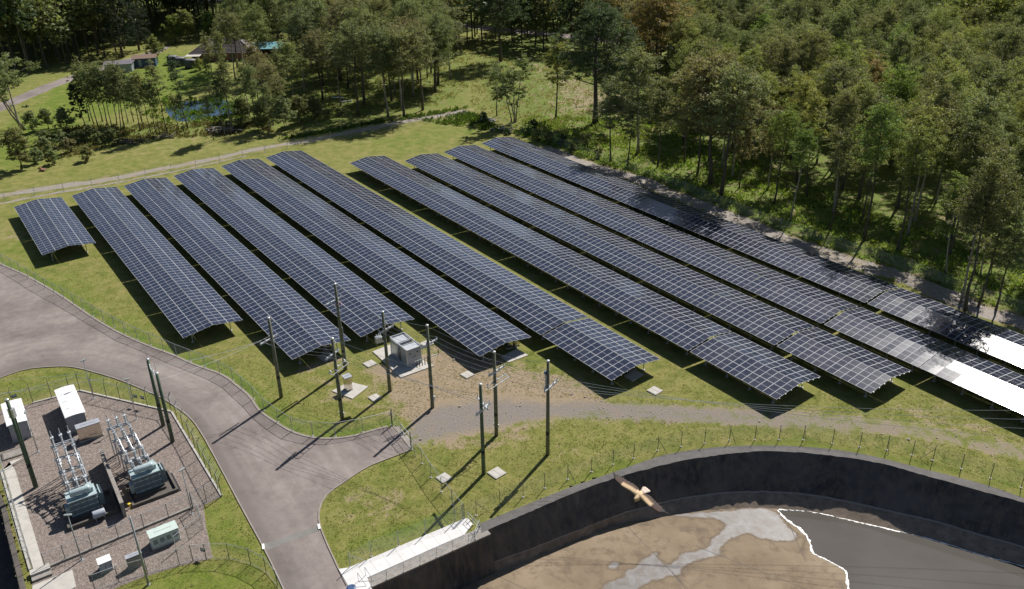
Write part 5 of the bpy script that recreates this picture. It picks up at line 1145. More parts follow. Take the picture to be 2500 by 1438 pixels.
cabinet('switchroom_cabin', 'long white-roofed cabin at the back middle of the substation', Vector((-48.15, 79.05, 0)), 1.85, 6.6, 2.05, 'whitegrey', pitch=0.10, roofmat='white', cat='cabin', over=0.12)
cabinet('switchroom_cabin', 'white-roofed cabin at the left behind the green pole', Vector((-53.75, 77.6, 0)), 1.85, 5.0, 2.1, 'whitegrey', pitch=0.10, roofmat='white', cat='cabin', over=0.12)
cabinet('steel_cabinet', 'shiny stainless steel cabinet in front of the long white cabin', Vector((-46.15, 77.5, 0)), 2.35, 0.9, 1.6, 'stainless', doors=1, plinth=0.2, handle=False, roofmat='whitegrey')
cabinet('kiosk', 'mint green kiosk with vented doors on the lower gravel', Vector((-32.2, 60.95, 0)), 2.5, 1.2, 1.25, 'mint', doors=4, vents=1, cat='kiosk')
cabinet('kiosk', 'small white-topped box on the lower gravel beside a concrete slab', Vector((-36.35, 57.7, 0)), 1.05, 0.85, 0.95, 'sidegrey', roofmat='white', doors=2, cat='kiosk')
cabinet('kiosk', 'narrow beige-grey cabinet behind the thick foreground lamp post', Vector((-33.95, 58.2, 0)), 1.3, 0.45, 1.15, 'concrete_old', roofmat='whitegrey', doors=2, cat='kiosk')
p = at(2, 1040); cabinet('kiosk', 'grey box half cut by the left edge outside the back fence', Vector((-61.5, 81.0, 0)), 1.8, 1.5, 1.4, 'mint', doors=2, cat='kiosk')
# pit with concrete edge left
q = z5(85, 590); MB().box((0, 0, 0.06), (2.2, 1.5, 0.12)).box((0, 0, 0.125), (1.9, 1.2, 0.012), mi=1).build('pit_cover', [M['concrete_dark'], M['concrete_old']], loc=(q.x, q.y, 0), rot=(0, 0, SA), label='dark sunken pit cover between the left cabin and the concrete path', cat='pit cover')

def transformer(label, mid_front, W, D, Hh, side):
    """tank with stiffeners, lid, conservator drum, cooling fins on one side, bushings along the back"""
    c = mid_front + EY * (D / 2); t = thing('transformer', label, 'transformer', (c.x, c.y, 0.0), SA, 'power transformers')
    MB().box((0, 0, 0.16), (W + 0.5, D + 0.5, 0.32)).build('plinth', M['concrete_dark'], t)
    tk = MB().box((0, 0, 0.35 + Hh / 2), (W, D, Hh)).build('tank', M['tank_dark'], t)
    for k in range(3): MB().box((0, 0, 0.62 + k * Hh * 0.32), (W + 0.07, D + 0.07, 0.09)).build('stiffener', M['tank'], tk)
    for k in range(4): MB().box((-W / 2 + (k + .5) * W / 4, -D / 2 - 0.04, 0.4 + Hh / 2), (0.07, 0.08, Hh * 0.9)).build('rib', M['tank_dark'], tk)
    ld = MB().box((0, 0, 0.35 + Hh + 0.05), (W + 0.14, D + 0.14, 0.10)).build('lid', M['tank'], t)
    mb = MB(); mb.lathe((-W * 0.38, -D * 0.18, 0.35 + Hh + 0.62), [(0.05, 0), (0.3, 0.02), (0.33, 0.1), (0.33, W * 0.66), (0.3, W * 0.74), (0.05, W * 0.76)], 14, axis=(1, 0, 0)); mb.build('conservator', M['tank'], t, sm=True)
    for x in (-W * 0.22, W * 0.22): MB().box((x, -D * 0.18, 0.35 + Hh + 0.2), (0.1, 0.4, 0.34)).build('saddle', M['tank'], t)
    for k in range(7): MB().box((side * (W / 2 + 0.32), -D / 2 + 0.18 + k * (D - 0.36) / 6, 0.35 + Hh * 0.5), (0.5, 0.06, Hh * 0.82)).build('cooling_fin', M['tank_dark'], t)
    MB().tube([(side * (W / 2), 0, 0.35 + Hh * 0.86), (side * (W / 2 + 0.32), 0, 0.35 + Hh * 0.95)], 0.07).tube([(side * (W / 2 + 0.32), -D / 2 + 0.1, 0.35 + Hh * 0.95), (side * (W / 2 + 0.32), D / 2 - 0.1, 0.35 + Hh * 0.95)], 0.06).build('header_pipe', M['tank'], t)
    MB().box((-side * (W / 2 + 0.2), -D * 0.1, 0.95), (0.36, 0.7, 1.0)).build('control_box', M['tank'], t)
    MB().box((side * W * 0.34, D * 0.1, 0.35 + Hh + 0.32), (W * 0.22, D * 0.6, 0.5)).build('cable_box', M['tank'], t)
    MB().tube([(-W * 0.1, -D * 0.18, 0.35 + Hh + 0.35), (-W * 0.1, D * 0.2, 0.35 + Hh + 0.3), (-W * 0.1, D * 0.25, 0.35 + Hh)], 0.04).build('relay_pipe', M['tank'], t)
    for k in (-1, 0, 1):
        mb = MB(); mb.cyl((k * W * 0.3, D * 0.34, 0.35 + Hh), (k * W * 0.3, D * 0.36, 0.35 + Hh + 0.28), 0.13, n=8); insul(mb, (k * W * 0.3, D * 0.36, 0.35 + Hh + 0.26), 0.75, 0.09, 0, (0, 0.25, 1)); mb.build('bushing', M['porcelain'], t, sm=True)
    return t
TA, TB = Vector((-41.3, 65.1, 0)), Vector((-36.4, 68.35, 0))
transformer('blue-grey transformer on the left of the blast wall, its front side in shade', TA, 2.5, 1.7, 1.75, 1)
transformer('blue-grey transformer on the right of the blast wall beside an open trench', TB, 2.5, 1.6, 1.85, 1)
def bund(label, mid, W, D, h=0.45):
    t = thing('bund_wall', label, 'bund wall', (mid.x, mid.y, 0), SA)
    for x, y, sx, sy in ((0, -D / 2, W, 0.2), (0, D / 2, W, 0.2), (-W / 2 + 0.1, 0, 0.2, D - 0.2), (W / 2 - 0.1, 0, 0.2, D - 0.2)): MB().box((x, y, h / 2), (sx, sy, h)).build('bund_side', M['concrete_dark'], t)
    MB().box((0, 0, 0.03), (W - 0.4, D - 0.2, 0.04)).build('bund_floor', M['concrete_dark'], t)
bund('low stained concrete bund round the left transformer', TA + EY * 0.6 + EX * 0.4, 4.6, 3.6); bund('low stained concrete bund round the right transformer', TB + EY * 0.5 + EX * 0.2, 4.4, 3.6, 0.35)
q = (z5(655, 640) + z5(790, 985)) / 2; L = (z5(655, 640) - z5(790, 985)).length
MB().box((0, 0, 0.85), (0.28, L, 1.7)).box((0, 0, 1.73), (0.36, L + 0.05, 0.08)).build('blast_wall', M['concrete_old'], loc=(q.x, q.y, 0), rot=(0, 0, math.atan2((z5(655, 640) - z5(790, 985)).y, (z5(655, 640) - z5(790, 985)).x) - math.pi / 2), label='free-standing concrete blast wall between the two transformers', cat='wall')
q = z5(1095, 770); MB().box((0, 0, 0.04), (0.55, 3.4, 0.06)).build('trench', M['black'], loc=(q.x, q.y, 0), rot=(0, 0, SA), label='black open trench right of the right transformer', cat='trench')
q = z5(820, 930); MB().lathe((0, 0, 0), [(0.06, 0), (0.06, 0.5), (0.14, 0.52), (0.14, 0.58), (0.03, 0.6)], 8).bar((-0.2, 0, 0.55), (0.2, 0, 0.55), 0.04, 0.04).build('valve', M['yellow'], loc=(q.x, q.y, 0), label='small yellow valve at the foot of the blast wall', cat='valve')
q = z5(635, 1000); t = thing('oil_drum', 'grey horizontal drum in front of the left transformer', 'tank', (q.x, q.y, 0), SA)
MB().lathe((-0.6, 0, 0.75), [(0.02, 0), (0.36, 0.03), (0.38, 0.1), (0.38, 1.05), (0.36, 1.12), (0.02, 1.15)], 14, axis=(1, 0, 0)).build('drum', M['sidegrey'], t, sm=True)
for x in (-0.4, 0.4): MB().box((x, 0, 0.2), (0.08, 0.5, 0.4)).build('leg', M['galv_dull'], t)

def bus_bay(label, foot, L, dirv, ph=0.8, zs=(2.9, 3.1, 3.5, 4.2, 4.9)):
    """three phases of post insulators on steel frames: transformer end, arresters, breaker, isolator, line gantry"""
    t = thing('busbar_bay', label, 'switchgear', (foot.x, foot.y, 0), SA, 'outdoor switchgear bays')
    st = [0.5, L * 0.28, L * 0.52, L * 0.76, L]
    for i, (y, z) in enumerate(zip(st, zs)):
        W = ph * 2 + 0.45; x0 = dirv * y; fr = MB(); zb = z - 1.05
        for s in (-1, 1):
            for q in (-0.2, 0.2): fr.bar((x0 + s * W / 2, y + q, 0), (x0 + s * W / 2, y + q * 0.7, zb), 0.08, 0.08)
            for k in range(4): fr.bar((x0 + s * W / 2, y - 0.19, zb * k / 4), (x0 + s * W / 2, y + 0.17, zb * (k + 1) / 4), 0.045, 0.045)
        for dy in (-0.16, 0.16): fr.bar((x0 - W / 2 - .15, y + dy, zb), (x0 + W / 2 + .15, y + dy, zb), 0.10, 0.14)
        f_ = fr.build('support_frame', M['galv'], t)
        for k in (-1, 0, 1):
            x = x0 + k * ph; mb = MB(); insul(mb, (x, y - 0.14, zb + 0.06), 0.95, 0.095)
            if i in (1, 2, 3): insul(mb, (x, y + 0.4, zb + 0.06), 0.95, 0.095)
            mb.build('post_insulator', M['porcelain'], f_, sm=True); m2 = MB(); m2.box((x, y - 0.1, z + 0.02), (0.3, 0.36, 0.12))
            if i == 1: m2.lathe((x, y + 0.4, z), [(0.05, 0), (0.22, 0.03), (0.22, 0.09), (0.05, 0.12)], 10)
            if i == 2: m2.box((x, y + 0.4, z - 0.1), (0.34, 0.5, 0.5)); m2.cyl((x, y + 0.4, z + 0.1), (x, y + 0.25, z + 0.6), 0.09, 0.06, n=8)
            if i == 3: m2.bar((x, y + 0.4, z), (x - 0.04, y + 0.9, z + 0.95), 0.06, 0.08); m2.box((x, y + 0.4, z), (0.24, 0.24, 0.14))
            if i == 4: m2.cyl((x, y, z), (x, y + 0.05, z + 0.75), 0.07, 0.03, n=7)
            m2.build('contact_head', M['galv'] if i % 2 else M['porcelain'], f_)
    for k in (-1, 0, 1):
        pts = [(k * ph * 0.95, -0.2, 2.75)] + [(dirv * y + k * ph, y - 0.1, z + 0.1) for y, z in zip(st, zs)]
        MB().tube(pts, 0.032, 6).build('bus_tube', M['galv_dull'], t)
        MB().tube([(dirv * st[1] + k * ph, st[1] + 0.4, zs[1] + 0.1), (dirv * st[2] + k * ph, st[2] + 0.3, zs[2] + 0.55), (dirv * st[3] + k * ph, st[3] + 0.4, zs[3])], 0.03, 5).build('jumper', M['galv'], t)
    for s in (-1, 1): MB().bar((dirv * st[1] + s * (ph + 0.25), st[1], zs[1] - 1.05), (dirv * st[3] + s * (ph + 0.25), st[3], zs[3] - 1.05), 0.09, 0.12).build('tie_beam', M['galv'], t)
    MB().box((dirv * st[2], st[2] - 0.1, 0.9), (0.7, 0.5, 0.9)).build('drive_cabinet', M['whitegrey'], t)
bus_bay('left switchgear bay of pale insulators behind the left transformer', TA + EY * 1.9, 6.0, 0.0)
bus_bay('right switchgear bay of pale insulators behind the right transformer', TB + EY * 1.8, 6.0, -0.10)

# substation fences
sb = resample([at(-110, 1027), z5(200, 272), z5(505, 192)], 2.0); sb2 = resample([z5(505, 192), z5(740, 245), z5(1080, 325)], 2.0); sb3 = resample([z5(1080, 325), z5(1200, 500), z5(1300, 690), z5(1395, 855)], 2.1)
fence('barbed chain-link fence closing the substation at the upper left', sb, 2.1, mat='post', arms=-1, foot=False); fence('barbed chain-link fence on the far side of the substation by the twin poles', sb2, 2.1, mat='post', arms=-1, foot=False); fence('barbed chain-link fence along the substation side facing the road', sb3, 2.1, mat='post', arms=-1, foot=False)
fence('barbed fence with leaning arms along the left side of the concrete path', resample([z5(-60, 440), z5(0, 600), z5(110, 975), z5(205, 1312)], 1.75), 2.0, mat='galv', arms=1, foot=False)
fence('dark fence on the low sill in front of the transformers', resample([z5(1212, 930), z5(900, 1062), z5(600, 1180), z5(290, 1308)], 2.3), 1.75, mat='post', foot=False)
fence('short fence between the road-side corner and the sill fence gate', [z5(1395, 857), z5(1300, 890), z5(1215, 928)], 2.0, mat='post', foot=False, rails2=True)
fence('chain-link fence round the lower gravel, curving to the road at the bottom', [z5(600, 1450), z5(750, 1395), z5(930, 1345), z5(1130, 1286), z5(1215, 1262), z5(1300, 1252), at(560, 1365), at(612, 1378), at(650, 1398), at(678, 1432), at(700, 1480)], 1.85, mat='post', foot=False, rails2=True)
fence('chain-link fence with a strut on the right of the mint green kiosk', [z5(1218, 932), z5(1258, 1000), z5(1280, 1060), z5(1112, 1200)], 1.8, mat='galv', foot=False)
for a, b in (((200, 272), (505, 192)), ((505, 192), (1080, 325)), ((1080, 325), (1395, 855))):
    p, q_ = z5(*a), z5(*b); d = (q_ - p).normalized(); structure('fence_sill', MB().bar(p + Vector((0, 0, 0.06)), q_ + Vector((0, 0, 0.06)), 0.2, 0.16), M['concrete'])
p, q_ = z5(1215, 925), z5(290, 1310); structure('fence_sill', MB().bar(p + Vector((0, 0, 0.1)), q_ + Vector((0, 0, 0.1)), 0.25, 0.24), M['concrete_old'])
p, q_ = z5(25, 690), z5(212, 1322); structure('fence_sill', MB().bar(p + Vector((-0.3, 0, 0.05)), q_ + Vector((-0.3, 0, 0.05)), 0.2, 0.2), M['concrete'])
q = z5(262, 1350); t = thing('concrete_steps', 'two concrete steps at the lower end of the concrete path', 'steps', (q.x, q.y, 0), SA)
MB().box((0, 0.35, 0.22), (1.6, 0.7, 0.44)).build('step', M['concrete'], t); MB().box((0, -0.3, 0.11), (1.6, 0.6, 0.22)).build('step', M['concrete_old'], t)
# signs on the fences
for (x, y, z, lb) in ((88, 225, 1.2, 'small dark sign plate on the upper left substation fence'), (850, 225, 1.2, 'left of two dark sign plates on the fence near the twin poles'), (895, 235, 1.2, 'right of two dark sign plates on the fence near the twin poles'), (1275, 1192, 0.9, 'dark sign plate on the lower gravel fence')):
    p = z5(x, y, z); MB().box((0, 0, 0), (0.55, 0.02, 0.42)).box((0, -0.012, 0.08), (0.4, 0.004, 0.08), mi=1).build('sign', [M['sign'], M['white']], loc=p, rot=(0, 0, SA * (1 if x < 500 else -0.6)), label=lb, cat='sign')
def lamp(label, p, h, r=0.05, head=True):
    t = thing('lamp_post', label, 'lamp post', (p.x, p.y, 0), RND.uniform(0, 3), 'substation lamp posts')
    MB().cyl((0, 0, 0), (0, 0, h), r, r * 0.7, n=8).build('shaft', M['galv_dull'], t, sm=True); MB().box((0, 0, 0.03), (0.3, 0.3, 0.06)).build('base_plate', M['galv'], t)
    if head: MB().box((0.16, 0, h + 0.03), (0.36, 0.2, 0.1)).box((-0.16, 0.02, h + 0.05), (0.28, 0.18, 0.1)).build('lamp_head', M['galv_dull'], t)
    MB().box((0, 0.05, h * 0.55), (0.14, 0.14, 0.22)).build('hinge_bracket', M['galv'], t)
lamp('lamp post at the far corner of the substation fence', z5(590, 240), 5.2); lamp('lamp post between the long white cabin and the twin poles', z5(860, 370), 5.3); lamp('lamp post in front of the left white cabin', z5(240, 575), 5.1)
lamp('lamp post standing at the foot of the sill fence before the left transformer', z5(515, 1255), 5.2, 0.07); lamp('thick tall post at the bottom between the kiosks', z5(935, 1410), 7.6, 0.11, False); lamp('lamp post beside the small gate near the right transformer', z5(1210, 965), 5.3, 0.05)

# ------------------------------------------------------------------ inverter station, cabinets, pits
SLB = [(-17.9, 95.2), (-15.8, 96.9), (-9.8, 91.5), (-13.6, 88.9)]
MB().prism(SLB, -0.1, 0.12).build('concrete_slab', M['concrete'], label='large pale concrete slab under the grey inverter station', cat='slab')
def inverter():
    mid = Vector((-12.2, 91.75, 0)); D, W, Hh = 4.1, 2.0, 2.15; c = mid + AD * (D / 2); t = thing('inverter_station', 'grey inverter station skid between two timber poles behind the gravel pad', 'inverter', (c.x, c.y, 0.12), YAW)
    MB().box((0, 0, 0.09), (W + 0.1, D + 0.1, 0.18)).build('skid_base', M['galv'], t)
    fb = MB().box((0, -D / 2 + 0.62, 0.18 + Hh / 2), (W, 1.24, Hh)).build('front_cabinet', M['whitegrey'], t)
    for k in range(2):
        d = MB().box((-W / 4 + k * W / 2, -D / 2 - 0.015, 0.18 + Hh / 2), (W / 2 - 0.08, 0.03, Hh * 0.93)).build('door', M['whitegrey'], fb)
        MB().box((-W / 4 + k * W / 2 + (0.3 - 0.6 * k), -D / 2 - 0.05, 1.25), (0.04, 0.04, 0.3)).box((-W / 4 + k * W / 2, -D / 2 - 0.034, 1.75), (0.25, 0.01, 0.18)).build('door_fitting', M['black'], fb)
    MB().box((0, -D / 2 + 0.62, 0.18 + Hh + 0.03), (W + 0.06, 1.3, 0.06)).build('roof', M['galv'], fb)
    rb = MB().box((0, D / 2 - 0.9, 0.18 + Hh * 0.47), (W, 1.8, Hh * 0.94)).build('rear_cabinet', M['whitegrey'], t); MB().box((0, D / 2 - 0.9, 0.18 + Hh * 0.94 + 0.03), (W + 0.02, 1.84, 0.06)).build('roof', M['galv'], rb)
    MB().box((-W / 2 - 0.012, D / 2 - 0.9, 1.1), (0.03, 1.5, 1.6)).build('side_panel', M['galv'], rb)
    mb = MB()
    for x in (-W / 2, W / 2):
        mb.bar((x, -D / 2, 0.18 + Hh + 0.1), (x, D / 2, 0.18 + Hh + 0.1), 0.1, 0.1)
        for y in (-D / 2 + 1.3, D / 2 - 1.85, D / 2, -D / 2): mb.bar((x, y, 0.18), (x, y, 0.18 + Hh + 0.1), 0.09, 0.09)
    for y in (D / 2, D / 2 - 1.85, -D / 2 + 1.3): mb.bar((-W / 2, y, 0.18 + Hh + 0.1), (W / 2, y, 0.18 + Hh + 0.1), 0.09, 0.09)
    mb.build('frame', M['galv'], t)
    tr_ = MB().box((0, -0.25, 0.75), (1.3, 0.85, 1.1)).build('inner_transformer', M['sidegrey'], t); mb = MB()
    for k in (-1, 0, 1): insul(mb, (k * 0.35, -0.25, 1.3), 0.4, 0.06)
    mb.build('bushing', M['porcelain'], tr_); MB().box((-W / 2 - 0.02, -0.2, 1.0), (0.04, 0.7, 1.2)).build('mesh_guard', M['post'], t)
    MB().box((-W / 2 - 0.01, -D / 2 + 0.62, 0.9), (0.03, 0.9, 0.7)).build('side_vent', M['galv_dull'], fb)
inverter()
cb = at(852, 953); MB().prism(xy(P([(810, 956), (852, 933), (900, 945), (861, 975)])), -0.1, 0.10).build('concrete_slab', M['concrete'], label='small pale slab under the single steel cabinet', cat='slab')
cabinet('steel_cabinet', 'single upright stainless cabinet with sloping lid on the small pale slab', at(854, 955) , 0.75, 0.75, 1.75, 'stainless', doors=2, over=0.12, roofmat='whitegrey', rz=YAW, plinth=0.14)
for u, v, lb, s in ((903, 889, 'pit lid left of the inverter slab', 1.15), (915, 972, 'pit lid at the shadow of the left inverter pole', 1.0), (1141, 916, 'pit lid on bare earth right of the inverter slab', 1.1), (1213, 1156, 'pit lid on a grass ring right of the nearest pole', 1.25), (1084, 1168, 'pit lid beside the straight fence', 1.05), (1599, 955, 'pit lid on grass before the sixth row end block', 1.2), (1042, 840, 'pit lid behind the right pole of the inverter', 1.2)):
    p = at(u, v); t = thing('cable_pit', 'square pale concrete ' + lb, 'cable pit', (p.x, p.y, 0), YAW + 0.1, 'square concrete pit lids')
    MB().box((0, 0, 0.06), (s + 0.16, s + 0.16, 0.12)).build('surround', M['concrete'], t)
    for k in (-1, 1): MB().box((k * s * 0.25, 0, 0.125), (s * 0.47, s * 0.94, 0.03)).build('lid', M['concrete'], t)
for u, v, w_, h_, lb in ((797, 860, 0.8, 1.3, 'tan steel cabinet in the shade under the third array end'), (1246, 851, 0.75, 1.05, 'left half of the twin steel cabinets under the fifth array end'), (1263, 846, 0.75, 1.05, 'right half of the twin steel cabinets under the fifth array end'), (1545, 905, 0.9, 1.1, 'shaded steel cabinet under the sixth row end block')):
    cabinet('steel_cabinet', lb, at(u, v), w_, 0.5, h_, 'stainless', doors=1, rz=YAW, roofmat='white', handle=False)
for px, lb in ([(1222, 872), (1262, 852), (1290, 868), (1242, 886)], 'pale slab before the twin steel cabinets'), ([(775, 872), (800, 858), (822, 868), (795, 884)], 'blue-shaded slab before the tan cabinet under the third array'), ([(1524, 918), (1548, 904), (1572, 915), (1545, 932)], 'blue-shaded slab under the sixth row end block'):
    MB().prism(xy(P(px)), -0.1, 0.08).build('concrete_slab', M['concrete'], label=lb, cat='slab')

# ------------------------------------------------------------------ the homestead beyond the pond
def house():
    c = at(553, 141); t = thing('brick_house', 'brick house with dark hipped tile roof behind the water tanks', 'house', (c.x, c.y, 0), 0.06); W, D, h = 18.5, 9.5, 2.5
    MB().box((0, 0, h / 2), (W, D, h)).build('wall', M['brick'], t)
    mb = MB(); e = 0.7; z0, z1 = h, h + 3.4; a, b = W / 2 + e, D / 2 + e; r_ = W / 2 - D / 2
    mb.add([(-a, -b, z0), (a, -b, z0), (a, b, z0), (-a, b, z0), (-r_, 0, z1), (r_, 0, z1), (-a, -b, z0 - 0.12), (a, -b, z0 - 0.12), (a, b, z0 - 0.12), (-a, b, z0 - 0.12)], [(0, 1, 5, 4), (1, 2, 5), (2, 3, 4, 5), (3, 0, 4), (6, 7, 1, 0), (7, 8, 2, 1), (8, 9, 3, 2), (9, 6, 0, 3), (9, 8, 7, 6)]); rf_ = mb.build('roof', M['tile'], t)
    for sx in (-1, 1):
        for sy in (-1, 1): MB().tube([(sx * a, sy * b, z0 + 0.03), (sx * r_, 0, z1 + 0.03)], 0.14, 5).build('hip_cap', M['tank_top'], rf_)
    MB().tube([(-r_, 0, z1 + 0.03), (r_, 0, z1 + 0.03)], 0.14, 5).build('ridge_cap', M['tank_top'], rf_)
    n = 11
    for k in range(1, n):          # courses of tiles as low steps
        f = k / n; y = -b + b * f; z = z0 + (z1 - z0) * f; xa = a - (a - r_) * f
        MB().bar((-xa, y, z + 0.03), (xa, y, z + 0.03), 0.1, 0.07).build('tile_course', M['tile'], rf_)
        MB().bar((-a + (a - r_) * f, -b + b * f, z + 0.03), (-a + (a - r_) * f, b - b * f, z + 0.03), 0.1, 0.07).build('tile_course', M['tile'], rf_)
    for x in (-8, -5, -1, 3): w_ = MB().box((x, -D / 2 - 0.02, 1.5), (1.5, 0.06, 1.2)).build('window', M['glass'], t); MB().box((x, -D / 2 - 0.05, 0.87), (1.7, 0.12, 0.08)).build('sill', M['concrete'], w_)
    MB().box((-8.3, -D / 2 - 2.0, 2.3), (4.5, 3.6, 0.1)).build('verandah_roof', M['concrete'], t)
    for x in (-10.3, -6.3): MB().box((x, -D / 2 - 3.6, 1.15), (0.12, 0.12, 2.3)).build('verandah_post', M['white'], t)
house()
for u, v, r, lb in ((424, 156, 1.75, 'left water tank with a pale lid'), (442, 160, 1.8, 'middle dark round water tank'), (467, 165, 1.8, 'right dark water tank behind the flowering shrub')):
    p = at(u, v); t = thing('water_tank', lb + ' by the house', 'water tank', (p.x, p.y, 0)); MB().lathe((0, 0, 0), [(r, 0), (r * 1.02, 0.8), (r, 1.6), (r * 1.02, 2.2), (r * 0.98, 2.3)], 20).build('shell', M['tank_poly'], t, sm=True); MB().lathe((0, 0, 2.3), [(r, 0), (r * 0.6, 0.22), (0.25, 0.34), (0.02, 0.35)], 20).build('lid', M['tank_top'], t, sm=True)
def shed(label, u, v, W, D, h, wall, roof, rz=0.0, gable=1.0, name='shed', open_=False):
    p = at(u, v); t = thing(name, label, 'shed', (p.x, p.y, 0), rz)
    if open_:
        for x in (-W / 2 + .1, 0, W / 2 - .1):
            for y in (-D / 2 + .1, D / 2 - .1): MB().box((x, y, h / 2), (0.16, 0.16, h)).build('post', M['rust'], t)
        MB().box((0, D / 2 - 0.1, h / 2), (W * 0.9, 0.1, h)).build('wall', M[wall], t)
    else:
        MB().box((0, 0, h / 2), (W, D, h)).build('wall', M[wall], t)
        for x in (-W * 0.2, W * 0.25): MB().box((x, -D / 2 - 0.03, h * 0.45), (0.9, 0.05, h * 0.85)).build('door', M['galv_dull'], t)
        for k in range(int(W / 0.7)): MB().box((-W / 2 + 0.35 + 0.7 * k, -D / 2 - 0.01, h / 2), (0.06, 0.05, h)).build('sheet_rib', M[wall], t)
    e = 0.35; a, b = W / 2 + e, D / 2 + e
    MB().add([(-a, -b, h), (a, -b, h), (a, 0, h + gable), (-a, 0, h + gable), (a, b, h), (-a, b, h), (-a, -b, h - .1), (a, -b, h - .1), (a, b, h - .1), (-a, b, h - .1)], [(0, 1, 2, 3), (3, 2, 4, 5), (6, 7, 1, 0), (8, 9, 5, 4), (7, 8, 4, 2, 1), (9, 6, 0, 3, 5), (9, 8, 7, 6)]).build('roof', M[roof], t)
    return t
shed('blue sheet-metal shed with a rusty roof beside the driveway', 357, 160, 6.4, 5.0, 2.7, 'blue_shed', 'rust', 0.25, 0.7)
shed('grey-roofed shed half hidden left of the blue shed', 295, 172, 7.5, 5.5, 2.4, 'galv_dull', 'tank_top', 0.2, 0.6)
shed('open pavilion with a teal pyramid-like roof right of the house', 655, 134, 9.5, 6.5, 2.6, 'rust', 'teal', 0.0, 1.5, name='pavilion', open_=True)
shed('low dark outbuilding among the trees right of the pavilion', 800, 160, 7.0, 4.0, 2.2, 'tank_poly', 'galv', 0.2, 0.5)
for u, v, ang, lb in ((845, 249, 0.5, 'white fallen pipe lying in dry grass beside the tall gums'), (825, 240, -0.2, 'white fallen pipe nearest the thicket'), (540, 178, 0.9, 'pale timber pile on the lawn below the house')):
    p = at(u, v); MB().cyl((-1.6, 0, 0.18), (1.6, 0, 0.18), 0.17, n=10).cyl((-1.2, 0.4, 0.14), (1.3, 0.36, 0.14), 0.13, n=10).build('pipe', M['white'], loc=(p.x, p.y, 0), rot=(0, 0, ang), label=lb, cat='pipe')
def heap(label, u, v, n, s, mat, seed, kind='branch'):
    r = random.Random(seed); p = at(u, v); t = thing('log_heap', label, 'log heap', (p.x, p.y, 0))
    for k in range(n):
        a = r.uniform(0, 3.14); L = r.uniform(0.6, 2.0) * s; x, y, z = r.gauss(0, 1.3 * s), r.gauss(0, 0.6 * s), abs(r.gauss(0, 0.25 * s)) + 0.1
        MB().cyl((x - math.cos(a) * L / 2, y - math.sin(a) * L / 2, z), (x + math.cos(a) * L / 2, y + math.sin(a) * L / 2, max(0.08, z + r.gauss(0, 0.2))), r.uniform(0.06, 0.16) * s, n=6).build('log', M[mat], t)
heap('dark heap of old logs on the rough ground above the perimeter track', 315, 348, 26, 1.2, 'bark', 1); heap('pale heap of branches at the foot of the slim gums', 405, 335, 22, 1.0, 'log', 2); heap('long litter of branches below the thicket right of the pond', 545, 322, 26, 1.6, 'log', 3)
heap('rubble heap at the end of the perimeter track', 1190, 296, 24, 1.0, 'concrete', 4); heap('second rubble heap nearer the outermost array', 1222, 318, 20, 0.9, 'concrete', 5)
p = at(105, 417); MB().box((0, 0, 0.25), (1.0, 0.8, 0.3)).box((-0.3, 0, 0.5), (0.3, 0.5, 0.3)).cyl((0.35, -0.45, 0.2), (0.35, 0.45, 0.2), 0.2, n=10).cyl((-0.35, -0.45, 0.2), (-0.35, 0.45, 0.2), 0.2, n=10).build('mower', M['brick'], loc=(p.x, p.y, 0), label='small red mower parked beside the round tree at the left', cat='mower')

